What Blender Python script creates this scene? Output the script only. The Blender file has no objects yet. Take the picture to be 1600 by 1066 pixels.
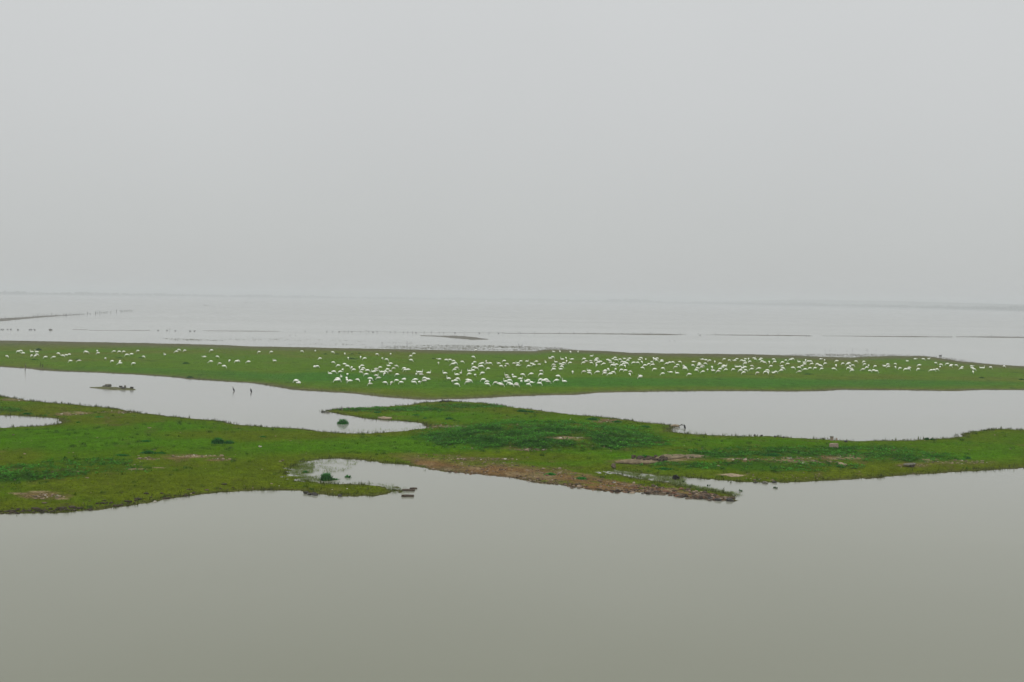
import bpy, math, random
import numpy as np
from mathutils import Matrix, Vector

# ------------------------------------------------------------------ camera, sky, sun, exposure
SC = bpy.context.scene
COL = SC.collection
W, H, F = 1600.0, 1066.0, 1600.0            # pixel frame the outlines were measured in
CAM_H = 14.0
PITCH = math.radians(2.349)
ROLL = math.radians(0.888)
cam_d = bpy.data.cameras.new('camera')
cam = bpy.data.objects.new('camera', cam_d)
COL.objects.link(cam)
cam_d.sensor_width = 36.0
cam_d.lens = 36.0 * F / W
cam_d.clip_start = 0.5
cam_d.clip_end = 30000.0
ROT = Matrix.Rotation(math.pi / 2 - PITCH, 3, 'X') @ Matrix.Rotation(ROLL, 3, 'Z')
cam.matrix_world = Matrix.Translation((0, 0, CAM_H)) @ ROT.to_4x4()
SC.camera = cam

SUN_EL, SUN_AZ = math.radians(52), math.radians(-150)
world = bpy.data.worlds.new('World')
SC.world = world
world.use_nodes = True
wn, wl = world.node_tree.nodes, world.node_tree.links
wn.clear()
w_out = wn.new('ShaderNodeOutputWorld')
w_bg = wn.new('ShaderNodeBackground')
w_sky = wn.new('ShaderNodeTexSky')
w_sky.sky_type = 'NISHITA'
w_sky.sun_disc = False
w_sky.sun_elevation = SUN_EL
w_sky.sun_rotation = SUN_AZ
w_hsv = wn.new('ShaderNodeHueSaturation')
w_hsv.inputs['Saturation'].default_value = 0.15
w_tc = wn.new('ShaderNodeTexCoord')
w_sep = wn.new('ShaderNodeSeparateXYZ')
w_ramp = wn.new('ShaderNodeValToRGB')
w_mix = wn.new('ShaderNodeMix'); w_mix.data_type = 'RGBA'
w_noise = wn.new('ShaderNodeTexNoise')
w_noise.inputs['Scale'].default_value = 3.0
w_noise.inputs['Detail'].default_value = 3
w_nr = wn.new('ShaderNodeMapRange')
w_nr.inputs['To Min'].default_value = 0.965
w_nr.inputs['To Max'].default_value = 1.035
w_mul = wn.new('ShaderNodeMix'); w_mul.data_type = 'RGBA'; w_mul.blend_type = 'MULTIPLY'
w_mul.inputs[0].default_value = 1.0
SKY_STR = 0.10
e = w_ramp.color_ramp.elements
SKY = [(0.0, (4.95, 5.05, 5.02)), (0.06, (5.35, 5.50, 5.47)), (0.18, (5.95, 6.10, 6.13)),
       (0.32, (6.50, 6.66, 6.72)), (0.6, (10.2, 10.35, 10.4)), (1.0, (13.0, 13.2, 13.3))]
e[0].position = SKY[0][0]; e[0].color = (*[c / 14 for c in SKY[0][1]], 1)
e[1].position = 1.0; e[1].color = (*[c / 14 for c in SKY[-1][1]], 1)
for p_, c_ in SKY[1:-1]:
    q = e.new(p_); q.color = (*[c / 14 for c in c_], 1)
w_sc = wn.new('ShaderNodeVectorMath'); w_sc.operation = 'SCALE'; w_sc.inputs['Scale'].default_value = 14.0
wl.new(w_tc.outputs['Generated'], w_sep.inputs[0])
wl.new(w_sep.outputs['Z'], w_ramp.inputs[0])
wl.new(w_ramp.outputs[0], w_sc.inputs[0])
wl.new(w_sky.outputs[0], w_hsv.inputs['Color'])
w_mix.inputs[0].default_value = 0.94        # overcast: the blue sky is almost wholly veiled
wl.new(w_hsv.outputs[0], w_mix.inputs[6])
wl.new(w_sc.outputs[0], w_mix.inputs[7])
wl.new(w_tc.outputs['Generated'], w_noise.inputs['Vector'])
wl.new(w_noise.outputs[0], w_nr.inputs[0])
wl.new(w_mix.outputs[2], w_mul.inputs[6])
wl.new(w_nr.outputs[0], w_mul.inputs[7])
wl.new(w_mul.outputs[2], w_bg.inputs['Color'])
w_bg.inputs['Strength'].default_value = SKY_STR
wl.new(w_bg.outputs[0], w_out.inputs[0])

sun_d = bpy.data.lights.new('sun', 'SUN')
sun_d.energy = 1.0
sun_d.angle = math.radians(20)
sun_d.color = (1.0, 0.97, 0.93)
sun = bpy.data.objects.new('sun', sun_d)
COL.objects.link(sun)
sun.rotation_euler = (math.pi / 2 - SUN_EL, 0, -SUN_AZ + math.pi)
SC.view_settings.view_transform = 'Standard'
SC.view_settings.look = 'None'
SC.view_settings.gamma = 1.0
SC.view_settings.exposure = 0.0
SC.cycles.use_adaptive_sampling = False
SC.cycles.use_denoising = True
SC.cycles.denoising_prefilter = 'ACCURATE'
SC.cycles.volume_bounces = 1
SC.cycles.max_bounces = 6

HAZE_DENSITY = 0.00040
HAZE_COLOR = (0.775, 0.80, 0.815)

# ------------------------------------------------------------------ helpers
rng = np.random.default_rng(7)
random.seed(7)
RM = np.array(ROT)

def ray(px, py):
    v = np.stack([np.asarray(px, float) - W / 2, H / 2 - np.asarray(py, float), np.full(np.shape(px), -F)], -1)
    return v @ RM.T

def ground(px, py, z=0.0):
    """points of the horizontal plane z seen at photo pixels"""
    d = ray(px, py)
    t = (z - CAM_H) / d[..., 2]
    return d[..., 0] * t, d[..., 1] * t

def project(x, y, z):
    p = np.stack([x, y, np.broadcast_to(np.asarray(z, float), np.shape(x)) - CAM_H], -1) @ RM
    return W / 2 + F * p[..., 0] / -p[..., 2], H / 2 - F * p[..., 1] / -p[..., 2]

def _hash(ix, iy, seed):
    n = (ix.astype(np.int64) * 374761393 + iy.astype(np.int64) * 668265263 + seed * 974634777) & 0x7fffffff
    n = ((n ^ (n >> 13)) * 1274126177) & 0x7fffffff
    return ((n ^ (n >> 16)) & 0xffff) / 65535.0

def vnoise(x, y, seed=0):
    ix, iy = np.floor(x), np.floor(y)
    fx, fy = x - ix, y - iy
    fx = fx * fx * (3 - 2 * fx); fy = fy * fy * (3 - 2 * fy)
    a = _hash(ix, iy, seed); b = _hash(ix + 1, iy, seed)
    c = _hash(ix, iy + 1, seed); d = _hash(ix + 1, iy + 1, seed)
    return (a * (1 - fx) + b * fx) * (1 - fy) + (c * (1 - fx) + d * fx) * fy

def fbm(x, y, scale, seed=0, oct=4):
    s, a, t = 0.0, 0.5, 0.0
    x = np.asarray(x) / scale; y = np.asarray(y) / scale
    for k in range(oct):
        s = s + a * vnoise(x, y, seed + k * 17); t += a
        x = x * 2.03; y = y * 2.03; a *= 0.5
    return s / t

def sdist(px, py, polys):
    """signed distance (positive inside) to a set of world polygons, even-odd"""
    shp = np.shape(px)
    px = np.ravel(px); py = np.ravel(py)
    best = np.full(px.shape, 1e18)
    ins = np.zeros(px.shape, bool)
    for P in polys:
        n = len(P)
        for i in range(n):
            ax, ay = P[i]; bx, by = P[(i + 1) % n]
            ex, ey = bx - ax, by - ay
            wx, wy = px - ax, py - ay
            t = np.clip((wx * ex + wy * ey) / (ex * ex + ey * ey + 1e-9), 0, 1)
            d = (wx - ex * t) ** 2 + (wy - ey * t) ** 2
            np.minimum(best, d, out=best)
            c = (ay > py) != (by > py)
            if c.any():
                xi = ax + (py - ay) / (by - ay + 1e-12) * ex
                ins ^= c & (px < xi)
    d = np.sqrt(best)
    return np.where(ins, d, -d).reshape(shp)

def densify(pts, step=6.0):
    out = []
    n = len(pts)
    for i in range(n):
        a = np.array(pts[i], float); b = np.array(pts[(i + 1) % n], float)
        k = max(1, int(np.linalg.norm(b - a) / step))
        for j in range(k):
            out.append(a + (b - a) * j / k)
    return np.array(out)

def wpoly(pts):
    d = densify(pts, 12.0)
    x, y = ground(d[:, 0], d[:, 1])
    return np.stack([x, y], 1)

def link(name, me, mats=(), parent=None):
    o = bpy.data.objects.new(name, me)
    COL.objects.link(o)
    for m in mats:
        me.materials.append(m)
    if parent is not None:
        o.parent = parent
    return o

def np_mesh(name, verts, faces, col=None, smooth=False, matidx=None):
    """verts (n,3), faces (m,k) array"""
    verts = np.asarray(verts, np.float32); faces = np.asarray(faces, np.int32)
    me = bpy.data.meshes.new(name)
    me.vertices.add(len(verts))
    me.vertices.foreach_set('co', verts.ravel())
    m, k = faces.shape
    me.loops.add(m * k)
    me.loops.foreach_set('vertex_index', faces.ravel())
    me.polygons.add(m)
    me.polygons.foreach_set('loop_start', np.arange(0, m * k, k, dtype=np.int32))
    me.polygons.foreach_set('loop_total', np.full(m, k, np.int32))
    if smooth:
        me.polygons.foreach_set('use_smooth', np.ones(m, bool))
    if matidx is not None:
        me.polygons.foreach_set('material_index', np.asarray(matidx, np.int32))
    if col is not None:
        a = me.attributes.new('tint', 'FLOAT_COLOR', 'POINT')
        c = np.ones((len(verts), 4), np.float32); c[:, :3] = col
        a.data.foreach_set('color', c.ravel())
    me.update(calc_edges=True)
    me.validate()
    return me

class MB:
    """collects closed shapes for ONE mesh"""
    def __init__(s): s.v = []; s.f = []; s.m = []
    def add(s, v, f, mi=0):
        b = len(s.v)
        s.v.extend([tuple(map(float, p)) for p in v])
        s.f.extend([tuple(b + i for i in q) for q in f]); s.m.extend([mi] * len(f))
    def build(s, name, smooth=True):
        me = bpy.data.meshes.new(name)
        me.from_pydata(s.v, [], s.f)
        me.polygons.foreach_set('material_index', s.m)
        me.polygons.foreach_set('use_smooth', [smooth] * len(s.f))
        me.update()
        return me
    def sweep(s, pts, n=9, wide=1.0, mi=0, tip_mi=None, tip_from=None):
        """tube along (x,z,r) or (x,y,z,r) with a gently changing section"""
        P = [np.array((p[0], 0, p[1])) if len(p) == 3 else np.array(p[:3]) for p in pts]
        R = [p[-1] for p in pts]
        rings = []
        for i, p in enumerate(P):
            t = P[min(i + 1, len(P) - 1)] - P[max(i - 1, 0)]
            t = t / (np.linalg.norm(t) + 1e-9)
            side = np.array((0, 1.0, 0)) if len(pts[0]) == 3 else np.cross(t, (0.13, 0.31, 0.94))
            side = side / np.linalg.norm(side)
            up = np.cross(side, t)
            rings.append([p + R[i] * (math.cos(a) * side * wide + math.sin(a) * up)
                          for a in [2 * math.pi * k / n for k in range(n)]])
        v = [q for r in rings for q in r]
        fs, ms = [], []
        for i in range(len(P) - 1):
            for k in range(n):
                k2 = (k + 1) % n
                fs.append((i * n + k, i * n + k2, (i + 1) * n + k2, (i + 1) * n + k))
                ms.append(tip_mi if tip_mi is not None and i >= tip_from else mi)
        fs.append(tuple(range(n))[::-1]); ms.append(mi)
        fs.append(tuple((len(P) - 1) * n + k for k in range(n))); ms.append(tip_mi if tip_mi is not None else mi)
        b = len(s.v)
        s.v.extend([tuple(map(float, q)) for q in v])
        s.f.extend([tuple(b + i for i in q) for q in fs]); s.m.extend(ms)
    def rock(s, c, size, seed, mi=0, cuts=5):
        """a broken stone: a rounded block knocked off by random planes"""
        r = np.random.default_rng(seed)
        n_u, n_v = 12, 7
        vs = []
        planes = [(r.normal(size=3), r.uniform(0.55, 0.85)) for _ in range(cuts)]
        planes = [(p / np.linalg.norm(p), d) for p, d in planes]
        for j in range(n_v + 1):
            th = math.pi * j / n_v
            for i in range(n_u):
                ph = 2 * math.pi * i / n_u
                d = np.array((math.sin(th) * math.cos(ph), math.sin(th) * math.sin(ph), math.cos(th)))
                q = d / (np.abs(d) ** 6).sum() ** (1 / 6) * 0.95
                for p, dd in planes:
                    k = q @ p - dd
                    if k > 0: q = q - p * k
                q = q * (1 + 0.06 * r.normal())
                vs.append(np.array(c) + q * np.array(size) * 0.5)
        fs = []
        for j in range(n_v):
            for i in range(n_u):
                i2 = (i + 1) % n_u
                fs.append((j * n_u + i, (j + 1) * n_u + i, (j + 1) * n_u + i2, j * n_u + i2))
        s.add(vs, fs, mi)
    def slab(s, c, outline, t, seed, mi=0, tilt=(0, 0)):
        """flat broken slab: an outline (x,y) with thickness and a worn upper edge"""
        r = np.random.default_rng(seed)
        n = len(outline)
        O = np.array(outline, float)
        def lift(P, z): return [(c[0] + p[0], c[1] + p[1], c[2] + z + p[0] * tilt[0] + p[1] * tilt[1] + r.normal() * t * .05) for p in P]
        v = lift(O * 0.97, 0) + lift(O, t * .35) + lift(O * 0.99, t * .75) + lift(O * 0.93, t) + lift(O * 0.5, t * 1.04)
        f = [tuple(range(n))[::-1]]
        for j in range(4):
            for i in range(n):
                i2 = (i + 1) % n
                f.append((j * n + i, j * n + i2, (j + 1) * n + i2, (j + 1) * n + i))
        f.append(tuple(4 * n + i for i in range(n)))
        s.add(v, f, mi)

def tag(o, label=None, cat=None, group=None, kind=None):
    if label: o['label'] = label
    if cat: o['category'] = cat
    if group: o['group'] = group
    if kind: o['kind'] = kind
    return o

ORD = ['', 'first', 'second', 'third', 'fourth', 'fifth', 'sixth', 'seventh', 'eighth', 'ninth', 'tenth', 'eleventh', 'twelfth',
       'thirteenth', 'fourteenth', 'fifteenth', 'sixteenth', 'seventeenth', 'eighteenth', 'nineteenth', 'twentieth']
def ordinal(n):
    if n <= 20: return ORD[n]
    tens = {2: 'twenty', 3: 'thirty', 4: 'forty', 5: 'fifty'}[n // 10]
    return (tens[:-1] + 'ieth') if n % 10 == 0 else tens + '-' + ORD[n % 10]

# ------------------------------------------------------------------ materials
def new_mat(name):
    m = bpy.data.materials.new(name); m.use_nodes = True
    nt = m.node_tree
    return m, nt, nt.nodes['Principled BSDF']

def simple_mat(name, col, rough=0.7, var=0.25, scale=8.0, spec=0.3, bump=0.0):
    m, nt, b = new_mat(name)
    n = nt.nodes.new('ShaderNodeTexNoise'); n.inputs['Scale'].default_value = scale; n.inputs['Detail'].default_value = 5
    tc = nt.nodes.new('ShaderNodeTexCoord'); nt.links.new(tc.outputs['Object'], n.inputs['Vector'])
    r = nt.nodes.new('ShaderNodeValToRGB')
    r.color_ramp.elements[0].position = 0.3; r.color_ramp.elements[1].position = 0.7
    r.color_ramp.elements[0].color = (*[c * (1 - var) for c in col], 1)
    r.color_ramp.elements[1].color = (*[min(1, c * (1 + var)) for c in col], 1)
    nt.links.new(n.outputs[0], r.inputs[0]); nt.links.new(r.outputs[0], b.inputs['Base Color'])
    b.inputs['Roughness'].default_value = rough
    b.inputs['Specular IOR Level'].default_value = spec
    if bump:
        bp = nt.nodes.new('ShaderNodeBump'); bp.inputs['Strength'].default_value = bump; bp.inputs['Distance'].default_value = 0.03
        nt.links.new(n.outputs[0], bp.inputs['Height']); nt.links.new(bp.outputs[0], b.inputs['Normal'])
    return m

def turf_mat():
    m, nt, b = new_mat('turf')
    at = nt.nodes.new('ShaderNodeAttribute'); at.attribute_name = 'tint'
    tc = nt.nodes.new('ShaderNodeTexCoord')
    prev = at.outputs['Color']
    hs = []
    for sc_, lo, hi in ((0.35, 0.80, 1.2), (1.7, 0.70, 1.28), (7.0, 0.45, 1.5)):
        n = nt.nodes.new('ShaderNodeTexNoise'); n.inputs['Scale'].default_value = sc_; n.inputs['Detail'].default_value = 4
        n.inputs['Roughness'].default_value = 0.65
        nt.links.new(tc.outputs['Object'], n.inputs['Vector'])
        r = nt.nodes.new('ShaderNodeMapRange')
        r.inputs['From Min'].default_value = 0.3; r.inputs['From Max'].default_value = 0.7
        r.inputs['To Min'].default_value = lo; r.inputs['To Max'].default_value = hi
        nt.links.new(n.outputs[0], r.inputs[0])
        mx = nt.nodes.new('ShaderNodeMix'); mx.data_type = 'RGBA'; mx.blend_type = 'MULTIPLY'; mx.inputs[0].default_value = 1
        nt.links.new(prev, mx.inputs[6]); nt.links.new(r.outputs[0], mx.inputs[7])
        prev = mx.outputs[2]; hs.append(n)
    nt.links.new(prev, b.inputs['Base Color'])
    b.inputs['Roughness'].default_value = 0.95; b.inputs['Specular IOR Level'].default_value = 0.0
    bp = nt.nodes.new('ShaderNodeBump'); bp.inputs['Strength'].default_value = 0.6; bp.inputs['Distance'].default_value = 0.08
    nt.links.new(hs[2].outputs[0], bp.inputs['Height']); nt.links.new(bp.outputs[0], b.inputs['Normal'])
    return m

def leaf_mat(name):
    # thin leaves: half the light bounces off, half comes through
    m = bpy.data.materials.new(name); m.use_nodes = True
    nt = m.node_tree; nt.nodes.clear()
    at = nt.nodes.new('ShaderNodeAttribute'); at.attribute_name = 'tint'
    d = nt.nodes.new('ShaderNodeBsdfDiffuse'); t = nt.nodes.new('ShaderNodeBsdfTranslucent')
    ad = nt.nodes.new('ShaderNodeMixShader'); ad.inputs[0].default_value = .42; o = nt.nodes.new('ShaderNodeOutputMaterial')
    sc = nt.nodes.new('ShaderNodeVectorMath'); sc.operation = 'SCALE'; sc.inputs['Scale'].default_value = 1.35
    nt.links.new(at.outputs['Color'], sc.inputs[0])
    for q in (d, t): nt.links.new(sc.outputs[0], q.inputs['Color'])
    nt.links.new(d.outputs[0], ad.inputs[1]); nt.links.new(t.outputs[0], ad.inputs[2]); nt.links.new(ad.outputs[0], o.inputs['Surface'])
    return m

def tint_mat(name, rough=0.9, spec=0.04):
    m, nt, b = new_mat(name)
    at = nt.nodes.new('ShaderNodeAttribute'); at.attribute_name = 'tint'
    nt.links.new(at.outputs['Color'], b.inputs['Base Color'])
    b.inputs['Roughness'].default_value = rough; b.inputs['Specular IOR Level'].default_value = spec
    return m

def water_mat():
    m, nt, b = new_mat('silty_water')
    tc = nt.nodes.new('ShaderNodeTexCoord')
    n1 = nt.nodes.new('ShaderNodeTexNoise'); n1.inputs['Scale'].default_value = 0.03; n1.inputs['Detail'].default_value = 3
    nt.links.new(tc.outputs['Object'], n1.inputs['Vector'])
    # base colour turns paler from the front water out towards the bars
    sp = nt.nodes.new('ShaderNodeSeparateXYZ'); nt.links.new(tc.outputs['Object'], sp.inputs[0])
    ma = nt.nodes.new('ShaderNodeMath'); ma.operation = 'MULTIPLY_ADD'; ma.inputs[1].default_value = 26.0
    nt.links.new(n1.outputs[0], ma.inputs[0]); nt.links.new(sp.outputs['Y'], ma.inputs[2])
    mr = nt.nodes.new('ShaderNodeMapRange'); mr.inputs['From Min'].default_value = 43.0; mr.inputs['From Max'].default_value = 150.0
    nt.links.new(ma.outputs[0], mr.inputs[0])
    r = nt.nodes.new('ShaderNodeValToRGB'); el = r.color_ramp.elements
    el[0].position = 0.0; el[0].color = (0.158, 0.164, 0.116, 1)
    el[1].position = 1.0; el[1].color = (0.275, 0.277, 0.255, 1)
    q = el.new(0.28); q.color = (0.208, 0.214, 0.166, 1)
    nt.links.new(mr.outputs[0], r.inputs[0]); nt.links.new(r.outputs[0], b.inputs['Base Color'])
    b.inputs['IOR'].default_value = 1.333
    # roughness wanders slowly in long streaks, as light breezes leave on calm water
    mp = nt.nodes.new('ShaderNodeMapping'); mp.inputs['Scale'].default_value = (0.003, 0.012, 1)
    nt.links.new(tc.outputs['Object'], mp.inputs['Vector'])
    n2 = nt.nodes.new('ShaderNodeTexNoise'); n2.inputs['Scale'].default_value = 1.0; n2.inputs['Detail'].default_value = 4
    nt.links.new(mp.outputs[0], n2.inputs['Vector'])
    rr = nt.nodes.new('ShaderNodeMapRange')
    rr.inputs['From Min'].default_value = 0.35; rr.inputs['From Max'].default_value = 0.65
    rr.inputs['To Min'].default_value = 0.10; rr.inputs['To Max'].default_value = 0.14
    nt.links.new(n2.outputs[0], rr.inputs[0]); nt.links.new(rr.outputs[0], b.inputs['Roughness'])
    n3 = nt.nodes.new('ShaderNodeTexNoise'); n3.inputs['Scale'].default_value = 2.2; n3.inputs['Detail'].default_value = 4
    mp2 = nt.nodes.new('ShaderNodeMapping'); mp2.inputs['Scale'].default_value = (0.6, 1.0, 1)
    nt.links.new(tc.outputs['Object'], mp2.inputs['Vector']); nt.links.new(mp2.outputs[0], n3.inputs['Vector'])
    bp = nt.nodes.new('ShaderNodeBump'); bp.inputs['Strength'].default_value = 0.035; bp.inputs['Distance'].default_value = 0.1
    nt.links.new(n3.outputs[0], bp.inputs['Height']); nt.links.new(bp.outputs[0], b.inputs['Normal'])
    return m

M_turf = turf_mat()
M_blade = leaf_mat('grass_blade')
M_stonefield = tint_mat('loose_stone', 0.9, 0.1)
M_water = water_mat()
M_swan = simple_mat('white_feathers', (0.87, 0.87, 0.81), 0.8, 0.07, 6.0, 0.2)
M_swan_dull = simple_mat('dull_white_feathers', (0.66, 0.64, 0.58), 0.8, 0.1, 6.0, 0.2)
M_black = simple_mat('black_bill_and_legs', (0.02, 0.02, 0.02), 0.6, 0.2)
M_corm = simple_mat('black_feathers', (0.022, 0.022, 0.026), 0.6, 0.4, 12.0, 0.3)
M_bird = simple_mat('grey_brown_feathers', (0.075, 0.072, 0.07), 0.8, 0.3, 9.0, 0.2)
M_mud = simple_mat('wet_mud', (0.085, 0.078, 0.058), 0.75, 0.3, 1.3, 0.3, 0.5)
M_stone_pale = simple_mat('pale_stone', (0.25, 0.198, 0.128), 0.9, 0.4, 4.0, 0.1, 0.6)
M_stone_pink = simple_mat('pinkish_concrete', (0.25, 0.195, 0.15), 0.9, 0.2, 5.0, 0.1, 0.5)
M_stone_tan = simple_mat('tan_crumbling_stone', (0.155, 0.122, 0.075), 0.95, 0.5, 3.0, 0.05, 0.8)
M_stone_brown = simple_mat('brown_stone', (0.062, 0.047, 0.033), 0.9, 0.5, 7.0, 0.15, 0.7)
M_stone_dark = simple_mat('dark_wet_stone', (0.035, 0.032, 0.028), 0.7, 0.4, 7.0, 0.3, 0.7)
M_stone_black = simple_mat('black_stone', (0.012, 0.011, 0.010), 0.8, 0.4, 7.0, 0.2, 0.7)
M_stone_grey = simple_mat('grey_stone', (0.13, 0.125, 0.10), 0.9, 0.35, 6.0, 0.15, 0.6)
M_wood = simple_mat('weathered_wood', (0.13, 0.10, 0.075), 0.9, 0.35, 10.0, 0.1, 0.5)
M_wood_dark = simple_mat('dark_wet_wood', (0.035, 0.03, 0.026), 0.85, 0.35, 10.0, 0.2, 0.5)
M_boat = simple_mat('grey_hull', (0.09, 0.085, 0.08), 0.7, 0.2)
M_wood_mass = simple_mat('far_foliage', (0.07, 0.09, 0.07), 0.95, 0.4, 0.2, 0.05)
M_hill = simple_mat('far_hill', (0.10, 0.12, 0.10), 0.95, 0.3, 0.02, 0.05)

# ------------------------------------------------------------------ water
xs = np.array([-9000., -3000., -800., -200., 200., 800., 3000., 9000.]); ys = np.array([-300., 20., 80., 200., 600., 2000., 6000., 12000.])
gx, gy = np.meshgrid(xs, ys)
v = np.stack([gx.ravel(), gy.ravel(), np.zeros(gx.size)], 1)
nx = len(xs)
fc = [(j * nx + i, j * nx + i + 1, (j + 1) * nx + i + 1, (j + 1) * nx + i) for j in range(len(ys) - 1) for i in range(nx - 1)]
tag(link('water', np_mesh('water', v, fc), [M_water]), 'still grey silty lake water between the grassy bars', kind='structure')

# ------------------------------------------------------------------ outlines (photo pixels), turned into ground polygons
FAR_NEAR = [(-420, 562), (-200, 567), (0, 573.5), (40, 576), (65, 579), (100, 580.5), (150, 582.5), (200, 585), (250, 588.5), (290, 592),
            (340, 596), (400, 600.5), (430, 605), (450, 609), (500, 612), (560, 616), (590, 619), (620, 622), (650, 624.5), (680, 625),
            (720, 624), (770, 621), (830, 618), (890, 617), (925, 615), (960, 613), (1050, 612), (1150, 611.5), (1230, 612), (1290, 610.5),
            (1320, 609.5), (1380, 610), (1480, 611), (1520, 610), (1600, 610), (1800, 611), (2050, 613)]
FAR_FAR = [(2050, 592), (1800, 581), (1600, 572.3), (1543, 569), (1521, 566.6), (1496, 564.2), (1470, 560.5), (1452, 557.3), (1425, 556.6), (1390, 556.6),
           (1350, 557.6), (1330, 558.8), (1280, 557.8), (1230, 555.5), (1170, 554), (1080, 553), (990, 551.6), (950, 549.2), (900, 547.2), (860, 546.2), (835, 548.6),
           (800, 548.8), (700, 547.5), (600, 545.5), (500, 543.5), (400, 541.5), (300, 538), (200, 536), (100, 534), (0, 532.5), (-200, 528), (-420, 523)]
NEAR = [(-420, 585), (-150, 606), (0, 619), (50, 626), (90, 630), (130, 633), (180, 638), (215, 645), (260, 650), (300, 654), (340, 657), (370, 663),
        (420, 667.5), (460, 669), (490, 672), (520, 676), (540, 677), (590, 676), (625, 674), (650, 670.5), (668, 668), (655, 661), (630, 658.5),
        (600, 657), (570, 654), (545, 650), (525, 646.5), (500, 643), (515, 641), (530, 638.5), (555, 637.5), (580, 636.5), (610, 634.5),
        (640, 632.5), (660, 629), (680, 627.5), (700, 626.5), (725, 628), (760, 630), (800, 636), (850, 642), (880, 646), (910, 649), (950, 652.5), (1000, 659),
        (1040, 663), (1056, 665.5), (1058, 667.5), (1052, 671), (1050, 674), (1065, 677), (1100, 679), (1150, 681), (1200, 681.5), (1260, 685), (1300, 687),
        (1350, 689), (1400, 688.5), (1450, 686), (1480, 684.5), (1500, 681), (1515, 675), (1540, 672), (1560, 670.5), (1600, 671.5),
        (1750, 668), (2050, 660), (2050, 712), (1750, 724), (1600, 732), (1550, 735), (1500, 738), (1430, 742), (1380, 746), (1330, 750), (1280, 753),
        (1230, 755), (1190, 755), (1150, 753), (1120, 751), (1090, 748), (1060, 746.5), (1030, 744), (1000, 740), (970, 737), (945, 735.5),
        (960, 740), (985, 744), (1010, 748), (1040, 753), (1060, 758), (1090, 763), (1120, 767), (1143, 771), (1150, 775), (1145, 783), (1120, 781.5),
        (1080, 777.5), (1040, 773), (1000, 770), (950, 768), (900, 762), (850, 755), (800, 748), (750, 743), (700, 737), (670, 733.5),
        (640, 727), (600, 723.5), (560, 719.5), (530, 717.5), (500, 718), (480, 722), (460, 731), (452, 738), (460, 746), (475, 751), (500, 755),
        (540, 756), (580, 756.5), (600, 759), (618, 764), (622, 767), (610, 771), (585, 775), (550, 776), (520, 775.5), (490, 772),
        (470, 768), (440, 766.5), (400, 767), (350, 770), (300, 774), (250, 782), (200, 790), (150, 797), (100, 801), (50, 804), (0, 804), (-150, 803), (-420, 800)]
POND = [(-250, 648), (0, 650), (30, 650), (60, 652), (85, 655), (96, 659), (85, 663), (60, 666), (30, 667), (0, 668.5), (-120, 672), (-250, 668)]
W_FAR = [wpoly(FAR_NEAR + FAR_FAR)]
W_NEAR = [wpoly(NEAR), wpoly(POND)]
RUBBLE = wpoly([(605, 712), (690, 714), (731, 719), (769, 724), (823, 729), (850, 733), (906, 740), (934, 745), (972, 751), (1015, 760), (1065, 765), (1112, 773), (1146, 779),
                (1152, 786), (1040, 778), (940, 771), (850, 760), (750, 748), (690, 737), (655, 728), (615, 717)])
# a gently higher back inside the shrubby mound
def ell(px, py, L):
    """soft mask, 1 inside any of the pixel ellipses (cx,cy,rx,ry[,weight])"""
    out = np.zeros(np.shape(px))
    for q in L:
        cx, cy, rx, ry = q[:4]; w = q[4] if len(q) > 4 else 1.0
        d = np.sqrt(((px - cx) / rx) ** 2 + ((py - cy) / ry) ** 2)
        out = np.maximum(out, w * np.clip((1.25 - d) / 0.5, 0, 1))
    return out

def sd_near(x, y):
    s = sdist(x, y, W_NEAR)
    return s + (fbm(x, y, 2.5, 3) - 0.5) * 0.9 + (fbm(x, y, 0.6, 5, 3) - 0.5) * 0.75

def sd_far(x, y):
    s = sdist(x, y, W_FAR)
    return s + (fbm(x, y, 6.0, 23) - 0.5) * 2.4

def h_near_from(x, y, s):
    h = np.where(s > 0, 0.45 * (1 - np.exp(-s / 7.5)), 0.22 * s)
    px, py = project(x, y, 0.0)
    h = np.where(s > 0, h * (1 - .5 * ell(px, py, [(1050, 760, 130, 22)])), h)
    bay = ell(px, py, [(462, 738, 36, 20), (940, 737, 30, 5), (560, 765, 70, 6, .5), (616, 766, 14, 8)])
    h = h * (1 - bay) + bay * (.035 * s + (fbm(x, y, .55, 35, 2) - .5) * .17)
    h = h + 0.55 * ell(px, py, [(840, 690, 130, 22)]) * np.clip(s / 4, 0, 1)
    h = h + np.clip(s / 3, 0, 1) * ((fbm(x, y, 9, 31) - 0.5) * 0.35 + (fbm(x, y, 1.6, 33) - 0.5) * 0.12)
    return np.clip(h, -0.7, 5)

def h_far_from(x, y, s):
    h = np.where(s > 0, 0.45 * (1 - np.exp(-s / 11)), 0.1 * s)
    h = h + np.clip(s / 6, 0, 1) * ((fbm(x, y, 22, 41) - 0.5) * 0.22 + (fbm(x, y, 3, 43) - 0.5) * 0.06)
    return np.clip(h, -0.5, 5)

def h_near(x, y):
    x = np.atleast_1d(np.asarray(x, float)); y = np.atleast_1d(np.asarray(y, float))
    return h_near_from(x, y, sd_near(x, y))
def h_far(x, y):
    x = np.atleast_1d(np.asarray(x, float)); y = np.atleast_1d(np.asarray(y, float))
    return h_far_from(x, y, sd_far(x, y))

def on(px, py, hf, dz=0.0, floor=None):
    """where the pixel's sight line meets the terrain (plus dz)"""
    px = np.atleast_1d(np.asarray(px, float)); py = np.atleast_1d(np.asarray(py, float))
    z = np.zeros(px.shape)
    for _ in range(5):
        x, y = ground(px, py, z + dz)
        z = hf(x, y)
        if floor is not None: z = np.maximum(z, floor)
    x, y = ground(px, py, z + dz)
    return x, y, z

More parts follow.
